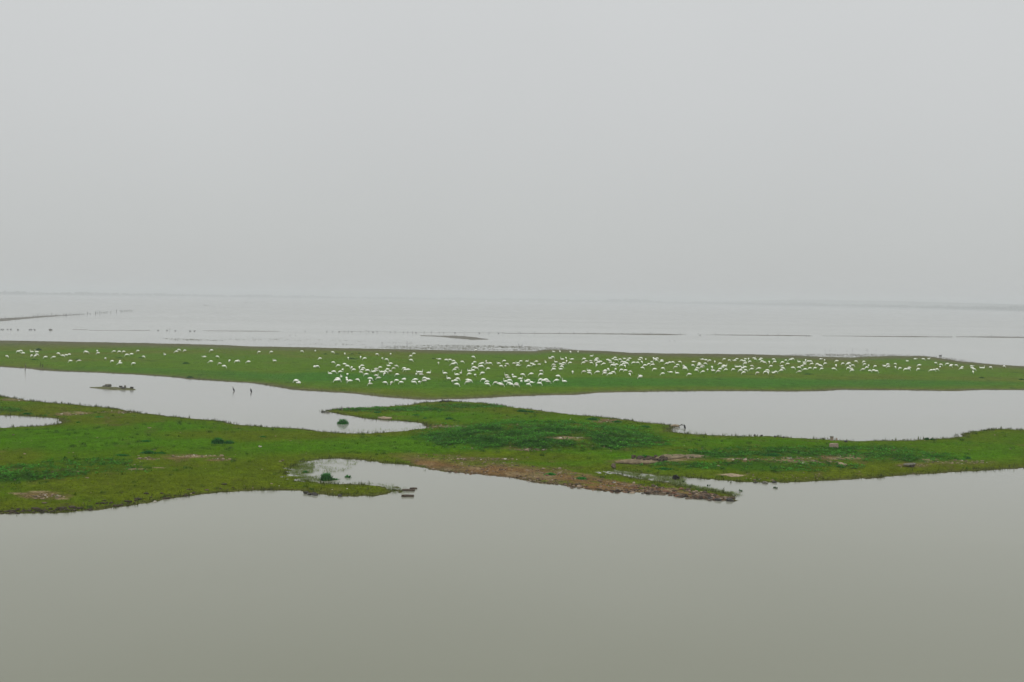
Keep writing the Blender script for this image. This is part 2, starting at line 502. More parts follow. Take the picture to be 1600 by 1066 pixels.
# ------------------------------------------------------------------ colours of the turf (albedo), by place
C = lambda *a: np.array(a, float)
BRIGHT, GREEN, OLIVE = C(.047, .124, .0005), C(.055, .112, .001), C(.073, .097, .003)
LUSH, MUD, DIRT, RED, TAN = C(.014, .062, .004), C(.055, .046, .024), C(.118, .088, .034), C(.132, .078, .030), C(.22, .17, .095)  # LUSH: deep green, darkened to paint in the shaded gaps under leaf clumps
L_BRIGHT = [(120, 684, 260, 20), (330, 668, 150, 10), (560, 696, 190, 15), (690, 692, 90, 12), (900, 716, 140, 12), (1150, 690, 170, 10), (1440, 702, 190, 16),
            (1010, 672, 80, 10), (660, 648, 120, 9), (820, 655, 140, 8), (1220, 740, 120, 8, .5)]
L_OLIVE = [(250, 760, 230, 26), (400, 735, 170, 20, .8), (420, 680, 180, 8, .8), (130, 640, 160, 9, .9), (800, 715, 140, 8, .9), (1300, 742, 220, 9), (1500, 732, 160, 8),
           (560, 645, 60, 4, .9), (540, 767, 90, 12), (640, 665, 40, 5, .8), (990, 728, 60, 5, .7), (20, 795, 160, 12, .8), (600, 712, 90, 6, .8)]
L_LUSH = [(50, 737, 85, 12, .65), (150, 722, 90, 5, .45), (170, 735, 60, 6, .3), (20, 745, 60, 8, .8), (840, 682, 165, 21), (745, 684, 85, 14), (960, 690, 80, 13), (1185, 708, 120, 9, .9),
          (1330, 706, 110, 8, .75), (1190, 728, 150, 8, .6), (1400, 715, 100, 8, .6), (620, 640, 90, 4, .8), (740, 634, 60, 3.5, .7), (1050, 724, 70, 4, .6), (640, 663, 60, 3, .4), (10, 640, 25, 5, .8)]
L_DIRT = [(305, 713, 48, 2.2), (345, 718, 24, 2), (232, 717, 22, 2), (70, 776, 38, 6), (45, 625, 60, 3, .8), (115, 646, 34, 3.5, .9), (190, 644, 40, 2.5, .6), (885, 685, 34, 3), (945, 658, 26, 3),
          (1010, 721, 55, 4), (1075, 715, 26, 2.2), (1165, 718, 34, 1.8), (1310, 714, 40, 5), (1260, 722, 60, 3.5, .75), (1425, 727, 28, 4.5, .7), (1235, 716, 40, 2.5, .6), (690, 667, 40, 2.2, .7), (830, 703, 40, 2.5, .6), (760, 718, 60, 3, .5), (1500, 722, 60, 4, .45)]
L_TAN = [(125, 737, 13, 1.0), (212, 733, 17, .9), (252, 731, 13, .8), (30, 771, 16, 1.2), (62, 768, 14, 1.2), (100, 780, 11, 1.2), (300, 713, 30, 1.2), (890, 684, 26, 1.3), (1020, 719, 48, 2), (1080, 713, 26, 1.2),
         (1140, 717, 22, 1), (1145, 742, 22, 1.6), (1320, 716, 26, 2.2), (1450, 718, 14, 1.4), (1255, 722, 22, 1.2), (1220, 719, 20, 1), (45, 624, 40, 1.5, .7), (115, 645, 22, 1.4, .8), (720, 667, 20, 1, .7)]

def mixc(c, t, k):
    return c * (1 - k[..., None]) + t * k[..., None]

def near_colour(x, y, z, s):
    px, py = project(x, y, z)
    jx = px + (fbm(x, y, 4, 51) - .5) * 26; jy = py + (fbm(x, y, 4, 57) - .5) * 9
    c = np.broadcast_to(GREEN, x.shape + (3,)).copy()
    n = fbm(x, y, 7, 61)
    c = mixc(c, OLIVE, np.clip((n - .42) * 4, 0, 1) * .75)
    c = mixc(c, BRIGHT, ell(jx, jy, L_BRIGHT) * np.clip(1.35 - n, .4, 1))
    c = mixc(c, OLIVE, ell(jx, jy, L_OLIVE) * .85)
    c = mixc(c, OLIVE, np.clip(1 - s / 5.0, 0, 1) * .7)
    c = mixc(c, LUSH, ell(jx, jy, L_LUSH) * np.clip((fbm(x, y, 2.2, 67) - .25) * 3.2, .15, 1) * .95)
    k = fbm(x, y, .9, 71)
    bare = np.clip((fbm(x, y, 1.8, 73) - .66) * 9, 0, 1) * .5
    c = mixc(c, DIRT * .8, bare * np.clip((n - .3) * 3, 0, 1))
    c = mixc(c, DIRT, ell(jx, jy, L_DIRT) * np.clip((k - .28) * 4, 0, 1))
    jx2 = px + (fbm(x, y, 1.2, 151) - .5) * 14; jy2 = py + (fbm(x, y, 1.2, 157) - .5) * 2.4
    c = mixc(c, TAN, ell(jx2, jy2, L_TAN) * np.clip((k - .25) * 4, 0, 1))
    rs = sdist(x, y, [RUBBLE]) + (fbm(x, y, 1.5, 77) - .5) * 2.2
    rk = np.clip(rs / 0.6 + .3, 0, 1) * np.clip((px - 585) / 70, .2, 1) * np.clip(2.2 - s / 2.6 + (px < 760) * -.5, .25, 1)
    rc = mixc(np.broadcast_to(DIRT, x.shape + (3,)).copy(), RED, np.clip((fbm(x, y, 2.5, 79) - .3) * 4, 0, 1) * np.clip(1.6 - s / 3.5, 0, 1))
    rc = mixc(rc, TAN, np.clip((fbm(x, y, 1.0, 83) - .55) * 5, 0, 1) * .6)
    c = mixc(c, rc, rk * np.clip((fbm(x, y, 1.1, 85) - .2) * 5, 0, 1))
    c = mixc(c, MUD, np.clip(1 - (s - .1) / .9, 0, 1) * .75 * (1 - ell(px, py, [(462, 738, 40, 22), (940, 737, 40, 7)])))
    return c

F_GREEN, F_OLIVE, F_LUSH, F_MUD = C(.066, .132, .005), C(.090, .110, .012), C(.034, .122, .010), C(.105, .092, .060)
L_FLUSH = [(430, 590, 260, 8), (250, 582, 160, 4, .8), (1000, 597, 300, 7), (1300, 600, 300, 6), (140, 577, 120, 3, .7), (620, 600, 200, 6, .5)]
def far_colour(x, y, z, s):
    px, py = project(x, y, z)
    n = fbm(x, y, 16, 91)
    c = np.broadcast_to(F_GREEN, x.shape + (3,)).copy()
    c = mixc(c, F_OLIVE, np.clip((n - .4) * 4, 0, 1) * .7)
    jx = px + (fbm(x, y, 14, 93) - .5) * 60; jy = py + (fbm(x, y, 14, 95) - .5) * 5
    c = mixc(c, F_LUSH, ell(jx, jy, L_FLUSH) * .8)
    # the far rim is bare drying mud, the near rim a narrow brown edge
    yf = np.interp(px, [p[0] for p in FAR_FAR[::-1]], [p[1] for p in FAR_FAR[::-1]])
    c = mixc(c, F_MUD, np.clip(1.25 - (py - yf) / np.interp(px, [0, 500, 1000, 1600], [9, 5, 6, 5]), 0, 1) * .85)
    c = mixc(c, F_OLIVE, np.clip(1 - s / 9, 0, 1) * .6)
    c = mixc(c, F_MUD, np.clip(1 - (s - .6) / 2.4, 0, 1) * .8)
    c = mixc(c, F_LUSH * .5, np.clip((fbm(x, y * .5, 2.2, 97) - .74) * 9, 0, 1) * .7)
    return c

def terrain(name, x0, x1, sx, y0, y1, sy, sdf, hfun, cfun, label):
    gx, gy = np.meshgrid(np.arange(x0, x1, sx), np.arange(y0, y1, sy))
    X, Y = ground(gx, gy)
    S = sdf(X, Y); Z = hfun(X, Y, S); Cc = cfun(X, Y, Z, S)
    ny, nx = X.shape
    idx = np.arange(ny * nx).reshape(ny, nx)
    q = np.stack([idx[:-1, :-1], idx[1:, :-1], idx[1:, 1:], idx[:-1, 1:]], -1).reshape(-1, 4)
    keep = (Z.ravel()[q] > -0.25).any(1)
    q = q[keep]
    used = np.unique(q); remap = np.zeros(ny * nx, int); remap[used] = np.arange(len(used))
    V = np.stack([X.ravel(), Y.ravel(), Z.ravel()], 1)[used]
    o = link(name, np_mesh(name, V, remap[q], Cc.reshape(-1, 3)[used], True), [M_turf])
    return tag(o, label, kind='structure')

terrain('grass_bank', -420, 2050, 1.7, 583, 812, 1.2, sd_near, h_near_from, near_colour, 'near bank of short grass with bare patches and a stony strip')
terrain('grass_bar', -420, 2050, 3.0, 520, 632, 0.8, sd_far, h_far_from, far_colour, 'long green bar where the white swans graze')

# ------------------------------------------------------------------ grass, weeds, stubble, loose stones: too many to count
def blades(name, x, y, z, h, col, nb=3, spread=.07, wid=.16, mat=None, lean=.35):
    n = len(x)
    a = rng.uniform(0, 2 * np.pi, (n, nb)); b = rng.uniform(0, 2 * np.pi, (n, nb))
    bx = x[:, None] + rng.normal(0, spread, (n, nb)); by = y[:, None] + rng.normal(0, spread, (n, nb))
    hh = h[:, None] * rng.uniform(.55, 1.15, (n, nb)); ww = hh * wid
    ln = hh * rng.uniform(0, lean, (n, nb))
    zz = np.broadcast_to(z[:, None], (n, nb))
    p0 = np.stack([bx - np.cos(a) * ww, by - np.sin(a) * ww, zz - .02], -1)
    p1 = np.stack([bx + np.cos(a) * ww, by + np.sin(a) * ww, zz - .02], -1)
    p2 = np.stack([bx + np.cos(b) * ln, by + np.sin(b) * ln, zz + hh], -1)
    V = np.stack([p0, p1, p2], 2).reshape(-1, 3)
    Cc = np.repeat(np.repeat((col * rng.uniform(.72, 1.3, (n, 1)))[:, None], nb, 1).reshape(-1, 3), 3, 0)
    return link(name, np_mesh(name, V, np.arange(len(V)).reshape(-1, 3), Cc), [mat or M_blade])

def leaves(name, x, y, z, h, col, nl=6, size=.14):
    """leafy herbs: small tilted leaf quads spread up and about each stem"""
    n = len(x)
    t = rng.uniform(.15, 1, (n, nl)); a = rng.uniform(0, 2 * np.pi, (n, nl))
    cx = x[:, None] + rng.normal(0, .12, (n, nl)); cy = y[:, None] + rng.normal(0, .12, (n, nl)); cz = z[:, None] + h[:, None] * t
    s = size * rng.uniform(.6, 1.4, (n, nl)); ti = rng.uniform(-.2, .9, (n, nl)) * s
    ux, uy = np.cos(a), np.sin(a)
    def P(f, g, dz): return np.stack([cx + ux * s * f - uy * s * g, cy + uy * s * f + ux * s * g, cz + dz], -1)
    V = np.stack([P(-.6, 0, 0 * ti), P(0, -.4, ti * .4), P(.8, 0, ti), P(0, .4, ti * .4)], 2).reshape(-1, 3)
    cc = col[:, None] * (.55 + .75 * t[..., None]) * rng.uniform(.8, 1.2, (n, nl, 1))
    Cc = np.repeat(cc.reshape(-1, 3), 4, 0)
    return link(name, np_mesh(name, V, np.arange(len(V)).reshape(-1, 4), Cc), [M_blade])

def visible(x, y, m=40):
    px, py = project(x, y, 0.0)
    return (px > -m) & (px < W + m)

# short turf over the near bank
N = 420000
X = rng.uniform(-100, 100, N); Y = 62 + 120 * rng.uniform(0, 1, N) ** 1.5
k = visible(X, Y, 120); X, Y = X[k], Y[k]
S = sd_near(X, Y)
k = S > .15; X, Y, S = X[k], Y[k], S[k]
Z = h_near_from(X, Y, S)
Cc = near_colour(X, Y, Z, S)
green = np.clip((Cc[:, 1] - Cc[:, 0] * .9) / .03, 0, 1)
k = rng.uniform(0, 1, len(X)) < np.clip(green + .04, 0, 1) * .85
tag(blades('grass', X[k], Y[k], Z[k], rng.uniform(.04, .11, k.sum()), Cc[k] * 1.0, 3, .06, .2), 'short green turf all over the near bank', 'grass', kind='stuff')
# broad leafy weeds where the bank is lush
px, py = project(X, Y, Z)
jx = px + (fbm(X, Y, 3, 101) - .5) * 30; jy = py + (fbm(X, Y, 3, 103) - .5) * 9
lu = ell(jx, jy, L_LUSH) * np.clip((fbm(X, Y, 1.7, 107) - .22) * 2.2, 0, 1)
lu = np.where(ell(px, py, [(885, 685, 34, 3), (945, 658, 26, 3)]) > .3, lu * .15, lu)
k = rng.uniform(0, 1, len(X)) < lu * .8
mound = ell(px, py, [(840, 682, 170, 24), (60, 737, 80, 12, .6)])
hw = (.10 + .32 * mound) * np.clip(2.6 * fbm(X, Y, 1.5, 109) - .65, .12, 1.6)
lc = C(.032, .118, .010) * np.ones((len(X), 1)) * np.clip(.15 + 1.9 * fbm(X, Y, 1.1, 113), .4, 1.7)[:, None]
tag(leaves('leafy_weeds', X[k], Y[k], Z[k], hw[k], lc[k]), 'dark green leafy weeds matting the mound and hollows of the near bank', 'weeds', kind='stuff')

# scattered coarser tufts that break the short turf
kk = (rng.uniform(0, 1, len(X)) < .012 * np.clip((fbm(X, Y, 5, 115) - .38) * 6, 0, 1.6)) & (S > .5) & (Cc[:, 1] > Cc[:, 0])
tag(blades('coarse_tufts', X[kk], Y[kk], Z[kk], rng.uniform(.1, .24, kk.sum()), C(.030, .075, .006) * rng.uniform(.6, 1.5, (kk.sum(), 1)), 26, .13, .09),
    'coarser darker grass tufts scattered through the near turf', 'grass', kind='stuff')

# grass tips standing along every near shoreline and drowned in the shallow bays
ex, ey = [], []
for P in W_NEAR:
    Q = np.roll(P, -1, 0); L = np.linalg.norm(Q - P, axis=1)
    mid = (P + Q) / 2
    L = np.where(visible(mid[:, 0], mid[:, 1], 80), L, 0)
    i = rng.choice(len(P), int(L.sum() * 34), p=L / L.sum()); t = rng.uniform(0, 1, (len(i), 1))
    p = P[i] * (1 - t) + Q[i] * t + rng.normal(0, .55, (len(i), 2))
    ex.append(p[:, 0]); ey.append(p[:, 1])
X, Y = np.concatenate(ex), np.concatenate(ey)
S = sd_near(X, Y)
dens = np.where(S > 0, .75, np.clip(1 + S / .8, 0, 1) * .4) * np.clip((fbm(X, Y, 1.6, 121) - .3) * 3.5, .08, 1)
px, py = project(X, Y, 0)
rocky = sdist(X, Y, [RUBBLE]) > -.4
dens = np.where(rocky, dens * .06, dens)
k = (S > -1.0) & (rng.uniform(0, 1, len(X)) < dens); X, Y, S = X[k], Y[k], S[k]
Z = np.maximum(h_near_from(X, Y, S), -.04)
hh = rng.uniform(.09, .25, len(X)) * np.where(rng.uniform(0, 1, len(X)) < .1, 1.6, 1)
cc = C(.046, .058, .012) * np.ones((len(X), 1))
tag(blades('shore_grass', X, Y, Z, hh, cc, 4, .07, .11), 'ragged grass fringe along the waterline of the near bank', 'grass', kind='stuff')

def patch_px(poly, n):
    P = np.array(poly, float)
    lo, hi = P.min(0), P.max(0)
    out = np.zeros((0, 2))
    while len(out) < n:
        q = rng.uniform(lo, hi, (n * 3, 2))
        d = sdist(q[:, 0], q[:, 1], [P]); out = np.concatenate([out, q[d > 0]])
    return out[:n]
DROWN = [([(446, 733), (475, 718), (520, 716), (560, 722), (545, 735), (500, 742), (530, 753), (600, 757), (628, 765), (618, 771), (590, 757), (480, 754)], 1300),
         ([(446, 733), (470, 722), (492, 720), (488, 738), (500, 752), (470, 752)], 1500),
         ([(940, 734), (1000, 741), (1070, 748), (1070, 756), (1010, 748)], 1500),
         ([(985, 744), (1040, 752), (1100, 762), (1150, 770), (1160, 775), (1100, 768), (1040, 757)], 1700),
         ([(515, 668), (560, 671), (620, 669), (665, 665), (650, 672), (600, 677), (540, 679), (515, 675)], 190),
         ([(0, 650), (40, 650), (90, 656), (60, 654)], 60), ([(1052, 668), (1120, 677), (1200, 680), (1300, 685), (1100, 679), (1060, 678)], 110),
         ([(600, 754), (640, 762), (636, 776), (612, 771)], 110)]
xs_, ys_ = [], []
for poly, n in DROWN:
    q = patch_px(poly, n); x, y = ground(q[:, 0], q[:, 1]); xs_.append(x); ys_.append(y)
X, Y = np.concatenate(xs_), np.concatenate(ys_)
cl = fbm(X, Y, .8, 131) > .40
X, Y = X[cl], Y[cl]
tag(blades('drowned_grass', X, Y, np.zeros(len(X)), rng.uniform(.06, .2, len(X)), C(.105, .145, .030) * np.ones((len(X), 1)), 4, .09, .06),
    'sparse grass blades standing out of the shallow water of the small bays', 'grass', kind='stuff')

# soft fringe on the far bar
P = W_FAR[0]; Q = np.roll(P, -1, 0); L = np.linalg.norm(Q - P, axis=1); mid = (P + Q) / 2
L = np.where(visible(mid[:, 0], mid[:, 1], 80), L, 0)
i = rng.choice(len(P), int(L.sum() * 22), p=L / L.sum()); t = rng.uniform(0, 1, (len(i), 1))
p = P[i] * (1 - t) + Q[i] * t + rng.normal(0, 1.2, (len(i), 2))
S = sd_far(p[:, 0], p[:, 1]); k = (S > -.3) & (fbm(p[:, 0], p[:, 1], 4, 135) > .42); p, S = p[k], S[k]
tag(blades('bar_fringe', p[:, 0], p[:, 1], np.maximum(h_far_from(p[:, 0], p[:, 1], S), -.02), rng.uniform(.06, .2, len(p)),
           C(.07, .078, .03) * np.ones((len(p), 1)), 4, .14, .16), 'low brownish grass fringe along the waterline of the swan bar', 'grass', kind='stuff')
# turf blades on the bar so it is not a smooth sheet
N = 260000
X = rng.uniform(-170, 170, N); Y = rng.uniform(140, 300, N)
k = visible(X, Y); X, Y = X[k], Y[k]; S = sd_far(X, Y); k = S > .3; X, Y, S = X[k], Y[k], S[k]
Z = h_far_from(X, Y, S)
tag(blades('bar_grass', X, Y, Z, rng.uniform(.04, .12, len(X)), far_colour(X, Y, Z, S), 3, .1, .25), 'short grazed turf over the swan bar', 'grass', kind='stuff')

# stubble and mud crumbs on the drying flat behind the bar
FLATS = [([(330, 529), (420, 528), (520, 531), (640, 536), (760, 539), (860, 541), (900, 546), (840, 549), (700, 546), (560, 543), (450, 539)], 1100, .5),
         ([(600, 540), (700, 539), (800, 540.5), (870, 543), (900, 547), (830, 548), (700, 546.5), (600, 544)], 1700, .42),
         ([(1210, 554), (1290, 553), (1380, 553.5), (1450, 556), (1440, 559), (1350, 559), (1270, 557.5)], 800, .42),
         ([(230, 526), (300, 529.5), (350, 532), (345, 533.5), (270, 531.5)], 260, .4), ([(1455, 557), (1480, 559), (1530, 567), (1500, 564), (1465, 561)], 120, .4)]
xs_, ys_ = [], []
for poly, n, th in FLATS:
    q = patch_px(poly, n); x, y = ground(q[:, 0], q[:, 1])
    k = fbm(x * .35, y, 9, 141) > th
    xs_.append(x[k]); ys_.append(y[k])
X, Y = np.concatenate(xs_), np.concatenate(ys_)
tag(blades('mudflat_stubble', X, Y, np.zeros(len(X)), rng.uniform(.05, .22, len(X)), C(.13, .125, .095) * np.ones((len(X), 1)), 4, .30, .35),
    'dark stubble dotting the wet mudflat behind the swan bar', 'stubble', kind='stuff')

# loose stones of the rubble strip and of the bare patches
def scatter_rocks(name, X, Y, Z, size, col, label):
    n = len(X); nu = 6
    base = []
    for j, (zz, rr) in enumerate(((-.5, .55), (-.05, 1.0), (.38, .72))):
        for i in range(nu): base.append((rr * math.cos(2 * math.pi * (i + .5 * j) / nu), rr * math.sin(2 * math.pi * (i + .5 * j) / nu), zz))
    base = np.array(base)
    f = []
    for j in range(2):
        for i in range(nu): f.append((j * nu + i, j * nu + (i + 1) % nu, (j + 1) * nu + (i + 1) % nu, (j + 1) * nu + i))
    f += [(12, 13, 14, 15), (12, 15, 16, 17)]
    f = np.array(f)
    V = base[None] * (1 + rng.normal(0, .16, (n, len(base), 1)))
    V = V * (size[:, None, None] * np.stack([rng.uniform(.35, .75, n), rng.uniform(.3, .55, n), rng.uniform(.25, .6, n)], -1)[:, None])
    a = rng.uniform(-.5, .5, n); ca, sa = np.cos(a)[:, None], np.sin(a)[:, None]
    VX = V[..., 0] * ca - V[..., 1] * sa; VY = V[..., 0] * sa + V[..., 1] * ca
    V = np.stack([VX + X[:, None], VY + Y[:, None], V[..., 2] + Z[:, None] + size[:, None] * .08], -1).reshape(-1, 3)
    Fc = (f[None] + (np.arange(n) * len(base))[:, None, None]).reshape(-1, 4)
    o = link(name, np_mesh(name, V, Fc, np.repeat(col, len(base), 0)), [M_stonefield])
    return tag(o, label, 'stones', kind='stuff')

edge = [(640, 727), (670, 733.5), (700, 737), (750, 743), (800, 748), (850, 755), (900, 762), (950, 768), (1000, 770), (1040, 773), (1080, 777.5), (1120, 781.5), (1145, 783)]
P = RUBBLE
bx = rng.uniform(P[:, 0].min(), P[:, 0].max(), 40000); by = rng.uniform(P[:, 1].min(), P[:, 1].max(), 40000)
d = sdist(bx, by, [P]); s = sd_near(bx, by)
k = (d > 0) & (s > -.35); bx, by, s = bx[k], by[k], s[k]
px, py = project(bx, by, 0)
tip = np.clip((px - 930) / 160, 0, 1); mid_ = np.clip((px - 640) / 120, 0, 1)
nearshore = np.clip(1 - s / 1.6, 0, 1) * np.clip((px - 820) / 120, .25, 1)
k = rng.uniform(0, 1, len(bx)) < (.14 * mid_ + .55 * np.clip(nearshore + tip * .6, 0, 1)) * np.clip((fbm(bx, by, 1.3, 151) - .25) * 3, .1, 1)
bx, by, s, nearshore, tip = bx[k], by[k], s[k], nearshore[k], tip[k]
sz = rng.lognormal(-2.4, .45, len(bx)) * (1 + .9 * nearshore + .9 * tip); sz = np.clip(sz, .04, .5)
pick = rng.uniform(0, 1, len(bx))
base = np.where((pick < .4)[:, None], C(.07, .052, .036), np.where((pick < .65)[:, None], C(.14, .098, .066), np.where((pick < .78)[:, None], C(.16, .082, .05), C(.27, .21, .15))))
base = base * (1 - .55 * nearshore[:, None] * (rng.uniform(0, 1, (len(bx), 1)) < .65))
scatter_rocks('gravel', bx, by, np.maximum(h_near_from(bx, by, s), -.05), sz, base, 'brown and reddish broken stones covering the long rubble strip')

q = np.concatenate([patch_px([(cx - rx, cy), (cx, cy - ry), (cx + rx, cy), (cx, cy + ry)], int(8 + rx * 1.2)) for (cx, cy, rx, ry, *_) in L_DIRT]
                   + [np.stack([rng.uniform(0, 1600, 260), rng.uniform(640, 800, 260)], 1)]
                   + [patch_px([(195, 712), (225, 712), (225, 735), (190, 735)], 16), patch_px([(600, 672), (700, 660), (700, 668), (610, 676)], 40), patch_px([(1160, 740), (1280, 735), (1280, 752), (1160, 752)], 40)])
X, Y, Z = on(q[:, 0], q[:, 1], h_near)
k = sd_near(X, Y) > .1; X, Y, Z = X[k], Y[k], Z[k]
pick = rng.uniform(0, 1, (len(X), 1))
cc = np.where(pick < .45, C(.13, .10, .07), np.where(pick < .9, C(.26, .20, .135), C(.48, .44, .38)))
scatter_rocks('scattered_stones', X, Y, Z, np.clip(rng.lognormal(-2.15, .45, len(X)), .05, .32), cc, 'small stones strewn over the bare patches of the near bank')
# crumbled dark earth along the lower left edge
i0 = np.linspace(0, 420, 260); yy = np.interp(i0, [0, 50, 100, 150, 200, 250, 300, 350, 440], [804, 804, 801, 797, 790, 782, 774, 770, 766.5]) - np.abs(rng.normal(0, 5, 260)) - 1
X, Y, Z = on(i0 + rng.normal(0, 4, 260), yy, h_near)
k = (sd_near(X, Y) > -.1) & (rng.uniform(0, 1, 260) < np.clip(1.3 - i0 / 260, .1, 1)); X, Y, Z = X[k], Y[k], Z[k]
scatter_rocks('earth_clods', X, Y, np.maximum(Z, 0), np.clip(rng.lognormal(-1.6, .4, len(X)), .1, .45), C(.05, .04, .026) * rng.uniform(.6, 1.5, (len(X), 1)), 'dark earth clods along the lower left waterline')

# ------------------------------------------------------------------ low mud bars and banks far out
def mud_strip(name, line, half_px, crest, label, rough=.5, seed=0, mat=None):
    """a low ridge following a pixel polyline; half width given in pixels of depth"""
    L = np.array(line, float)
    xs = np.arange(L[0, 0], L[-1, 0] + .1, 2.0); ysl = np.interp(xs, L[:, 0], L[:, 1])
    hp = np.interp(xs, L[:, 0], np.array(half_px, float))
    hp = hp * (.65 + .7 * fbm(xs, xs * 0 + seed, 14, 161 + seed)) 
    rows = []
    for u in (-1, -.5, -.1, .3, .7, 1):
        x, y = ground(xs, ysl + hp * u)
        zc = crest * (1 - abs(u) ** 1.5) * (.5 + fbm(xs, xs * 0 + u * 3 + seed, 7, 171)) * np.clip(hp / max(half_px), .15, 1)
        rows.append(np.stack([x, y, np.where(abs(u) == 1, -.15, zc)], 1))
    V = np.concatenate(rows); n = len(xs)
    fc = [(j * n + i, (j + 1) * n + i, (j + 1) * n + i + 1, j * n + i + 1) for j in range(5) for i in range(n - 1)]
    return tag(link(name, np_mesh(name, V, fc, None, True), [mat or M_mud]), label, kind='structure')

mud_strip('mud_bar', [(113, 515.2), (138, 515.5)], [.35, .35], .06, 'thin mud bar far left')
mud_strip('mud_bar', [(140, 516.3), (235, 516.6)], [.2, .35], .06, 'thin mud bar far left, longer piece')
mud_strip('mud_bar', [(318, 517), (360, 517.3), (425, 517.8), (438, 518.2)], [.2, .45, .4, .1], .08, 'thin mud bar left of centre')
mud_strip('mud_bar', [(528, 518.3), (605, 518.6)], [.16, .12], .04, 'thin mud bar below the row of dark birds')
mud_strip('mud_bar', [(600, 519.2), (700, 519.8), (790, 520.4)], [.13, .13, .25], .04, 'thin mud bar in front of the row of birds')
mud_strip('mud_bar', [(788, 520.8), (850, 521.2), (920, 521.6), (985, 522.2), (1040, 522.8), (1072, 523.2)], [.3, .5, .6, .9, 1.1, .3], .2, 'long thin mud bar in mid lake')
mud_strip('mud_bar', [(1103, 523.3), (1150, 523.7), (1250, 524.6), (1270, 525.2)], [.2, .5, .7, .3], .15, 'thin mud bar right of the gap')
mud_strip('mud_bar', [(1284, 524.9), (1350, 525.5), (1420, 526.2), (1489, 526.8)], [.2, .5, .8, .5], .15, 'thin mud bar towards the right')
mud_strip('mud_bar', [(1494, 526.4), (1560, 526.9), (1602, 527.4), (1750, 529), (1900, 531)], [.4, .9, .9, .9, .5], .2, 'thin mud bar at the right edge')
mud_strip('mud_bank', [(657, 524.6), (690, 525.6), (712, 526.8), (735, 528.6), (755, 530), (764, 530.4)], [.5, 1.3, 2.6, 2.6, 1.0, .3], .42, 'grey hump of mud in mid lake', seed=3)
mud_strip('mud_bank', [(732, 527.3), (746, 527.5)], [.2, .3], .08, 'sliver beside the mud hump')
mud_strip('mud_spit', [(-300, 527), (-120, 510), (0, 500), (40, 497), (70, 494.6), (95, 493.4), (135, 491.2)], [2.8, 2.8, 2.5, 1.9, 1.3, .7, .15], .4, 'low grey spit running in from the left', seed=5)
mud_strip('mud_islet', [(140, 605.5), (160, 606.6), (175, 607.4), (190, 607.8), (205, 608.5), (212, 609)], [.5, 1.7, 2.4, 2.2, 1.6, .4], .28, 'small muddy islet with stones', seed=9,
          mat=simple_mat('mossy_mud', (.082, .084, .034), .9, .4, 1.6, .15, .6))

# ------------------------------------------------------------------ far shore, its trees and the low hills behind
def far_pt(px, py): x, y = ground(px, py); return float(x), float(y)
sx_ = np.array([-900., -400, 0, 200, 400, 600, 800, 1000, 1200, 1400, 1600, 2000, 2600])
sy_ = np.array([452.5, 457.0, 460.3, 462.6, 465.2, 467.8, 470.6, 474.0, 477.8, 481.8, 486.2, 496.5, 513.0])
pxs = np.arange(-900, 2600, 12.0); pys = np.interp(pxs, sx_, sy_)
X, Y = ground(pxs, pys); D = np.hypot(X, Y)
rows = [np.stack([X * k_, Y * k_, z_ + 0 * X], 1) for k_, z_ in ((1, -.3), (1.01, .8), (1.04, 1.6), (1.25, 3), (1.5, 3))]
n = len(X); V = np.concatenate(rows)
fc = [(j * n + i, j * n + i + 1, (j + 1) * n + i + 1, (j + 1) * n + i) for j in range(len(rows) - 1) for i in range(n - 1)]
tag(link('far_shore', np_mesh('far_shore', V, fc, None, True), [M_hill]), 'low far shore across the lake', kind='structure')
# the wood along it: many small clumps of foliage, taller towards the right
cx, cy, cz, cs = [], [], [], []
for t_ in range(2600):
    p_ = random.uniform(-60, 1660)
    q_ = float(np.interp(p_, sx_, sy_)); x, y = far_pt(p_, q_); k_ = random.uniform(1.012, 1.05)
    d_ = math.hypot(x, y)
    hpx = 2.2 + 2.5 * float(fbm(np.array([p_]), np.array([0.]), 40, 181)[0]) + (3.2 * max(0, float(fbm(np.array([p_]), np.array([5.]), 55, 183)[0]) - .35) * 2 if p_ > 950 else 0)
    th = hpx * d_ * k_ / F * random.uniform(.5, 1.1)
    for _ in range(5):
        cx.append(x * k_ + random.gauss(0, th * .35)); cy.append(y * k_ + random.gauss(0, th * .3)); cz.append(1.6 + th * random.uniform(.25, .95)); cs.append(th * random.uniform(.12, .3))
cx, cy, cz, cs = map(np.array, (cx, cy, cz, cs))
ico_v = np.array([(0, 0, 1), (0, 0, -1), (1, 0, 0), (-1, 0, 0), (0, 1, 0), (0, -1, 0)], float)
ico_f = np.array([(0, 2, 4), (0, 4, 3), (0, 3, 5), (0, 5, 2), (1, 4, 2), (1, 3, 4), (1, 5, 3), (1, 2, 5)])
V = (ico_v[None] * cs[:, None, None] * (1 + rng.normal(0, .25, (len(cx), 6, 1))) + np.stack([cx, cy, cz], -1)[:, None]).reshape(-1, 3)
Fc = (ico_f[None] + (np.arange(len(cx)) * 6)[:, None, None]).reshape(-1, 3)
tag(link('far_wood', np_mesh('far_wood', V, Fc), [M_wood_mass]), 'hazy far-off wood along the opposite shore', 'wood', kind='stuff')
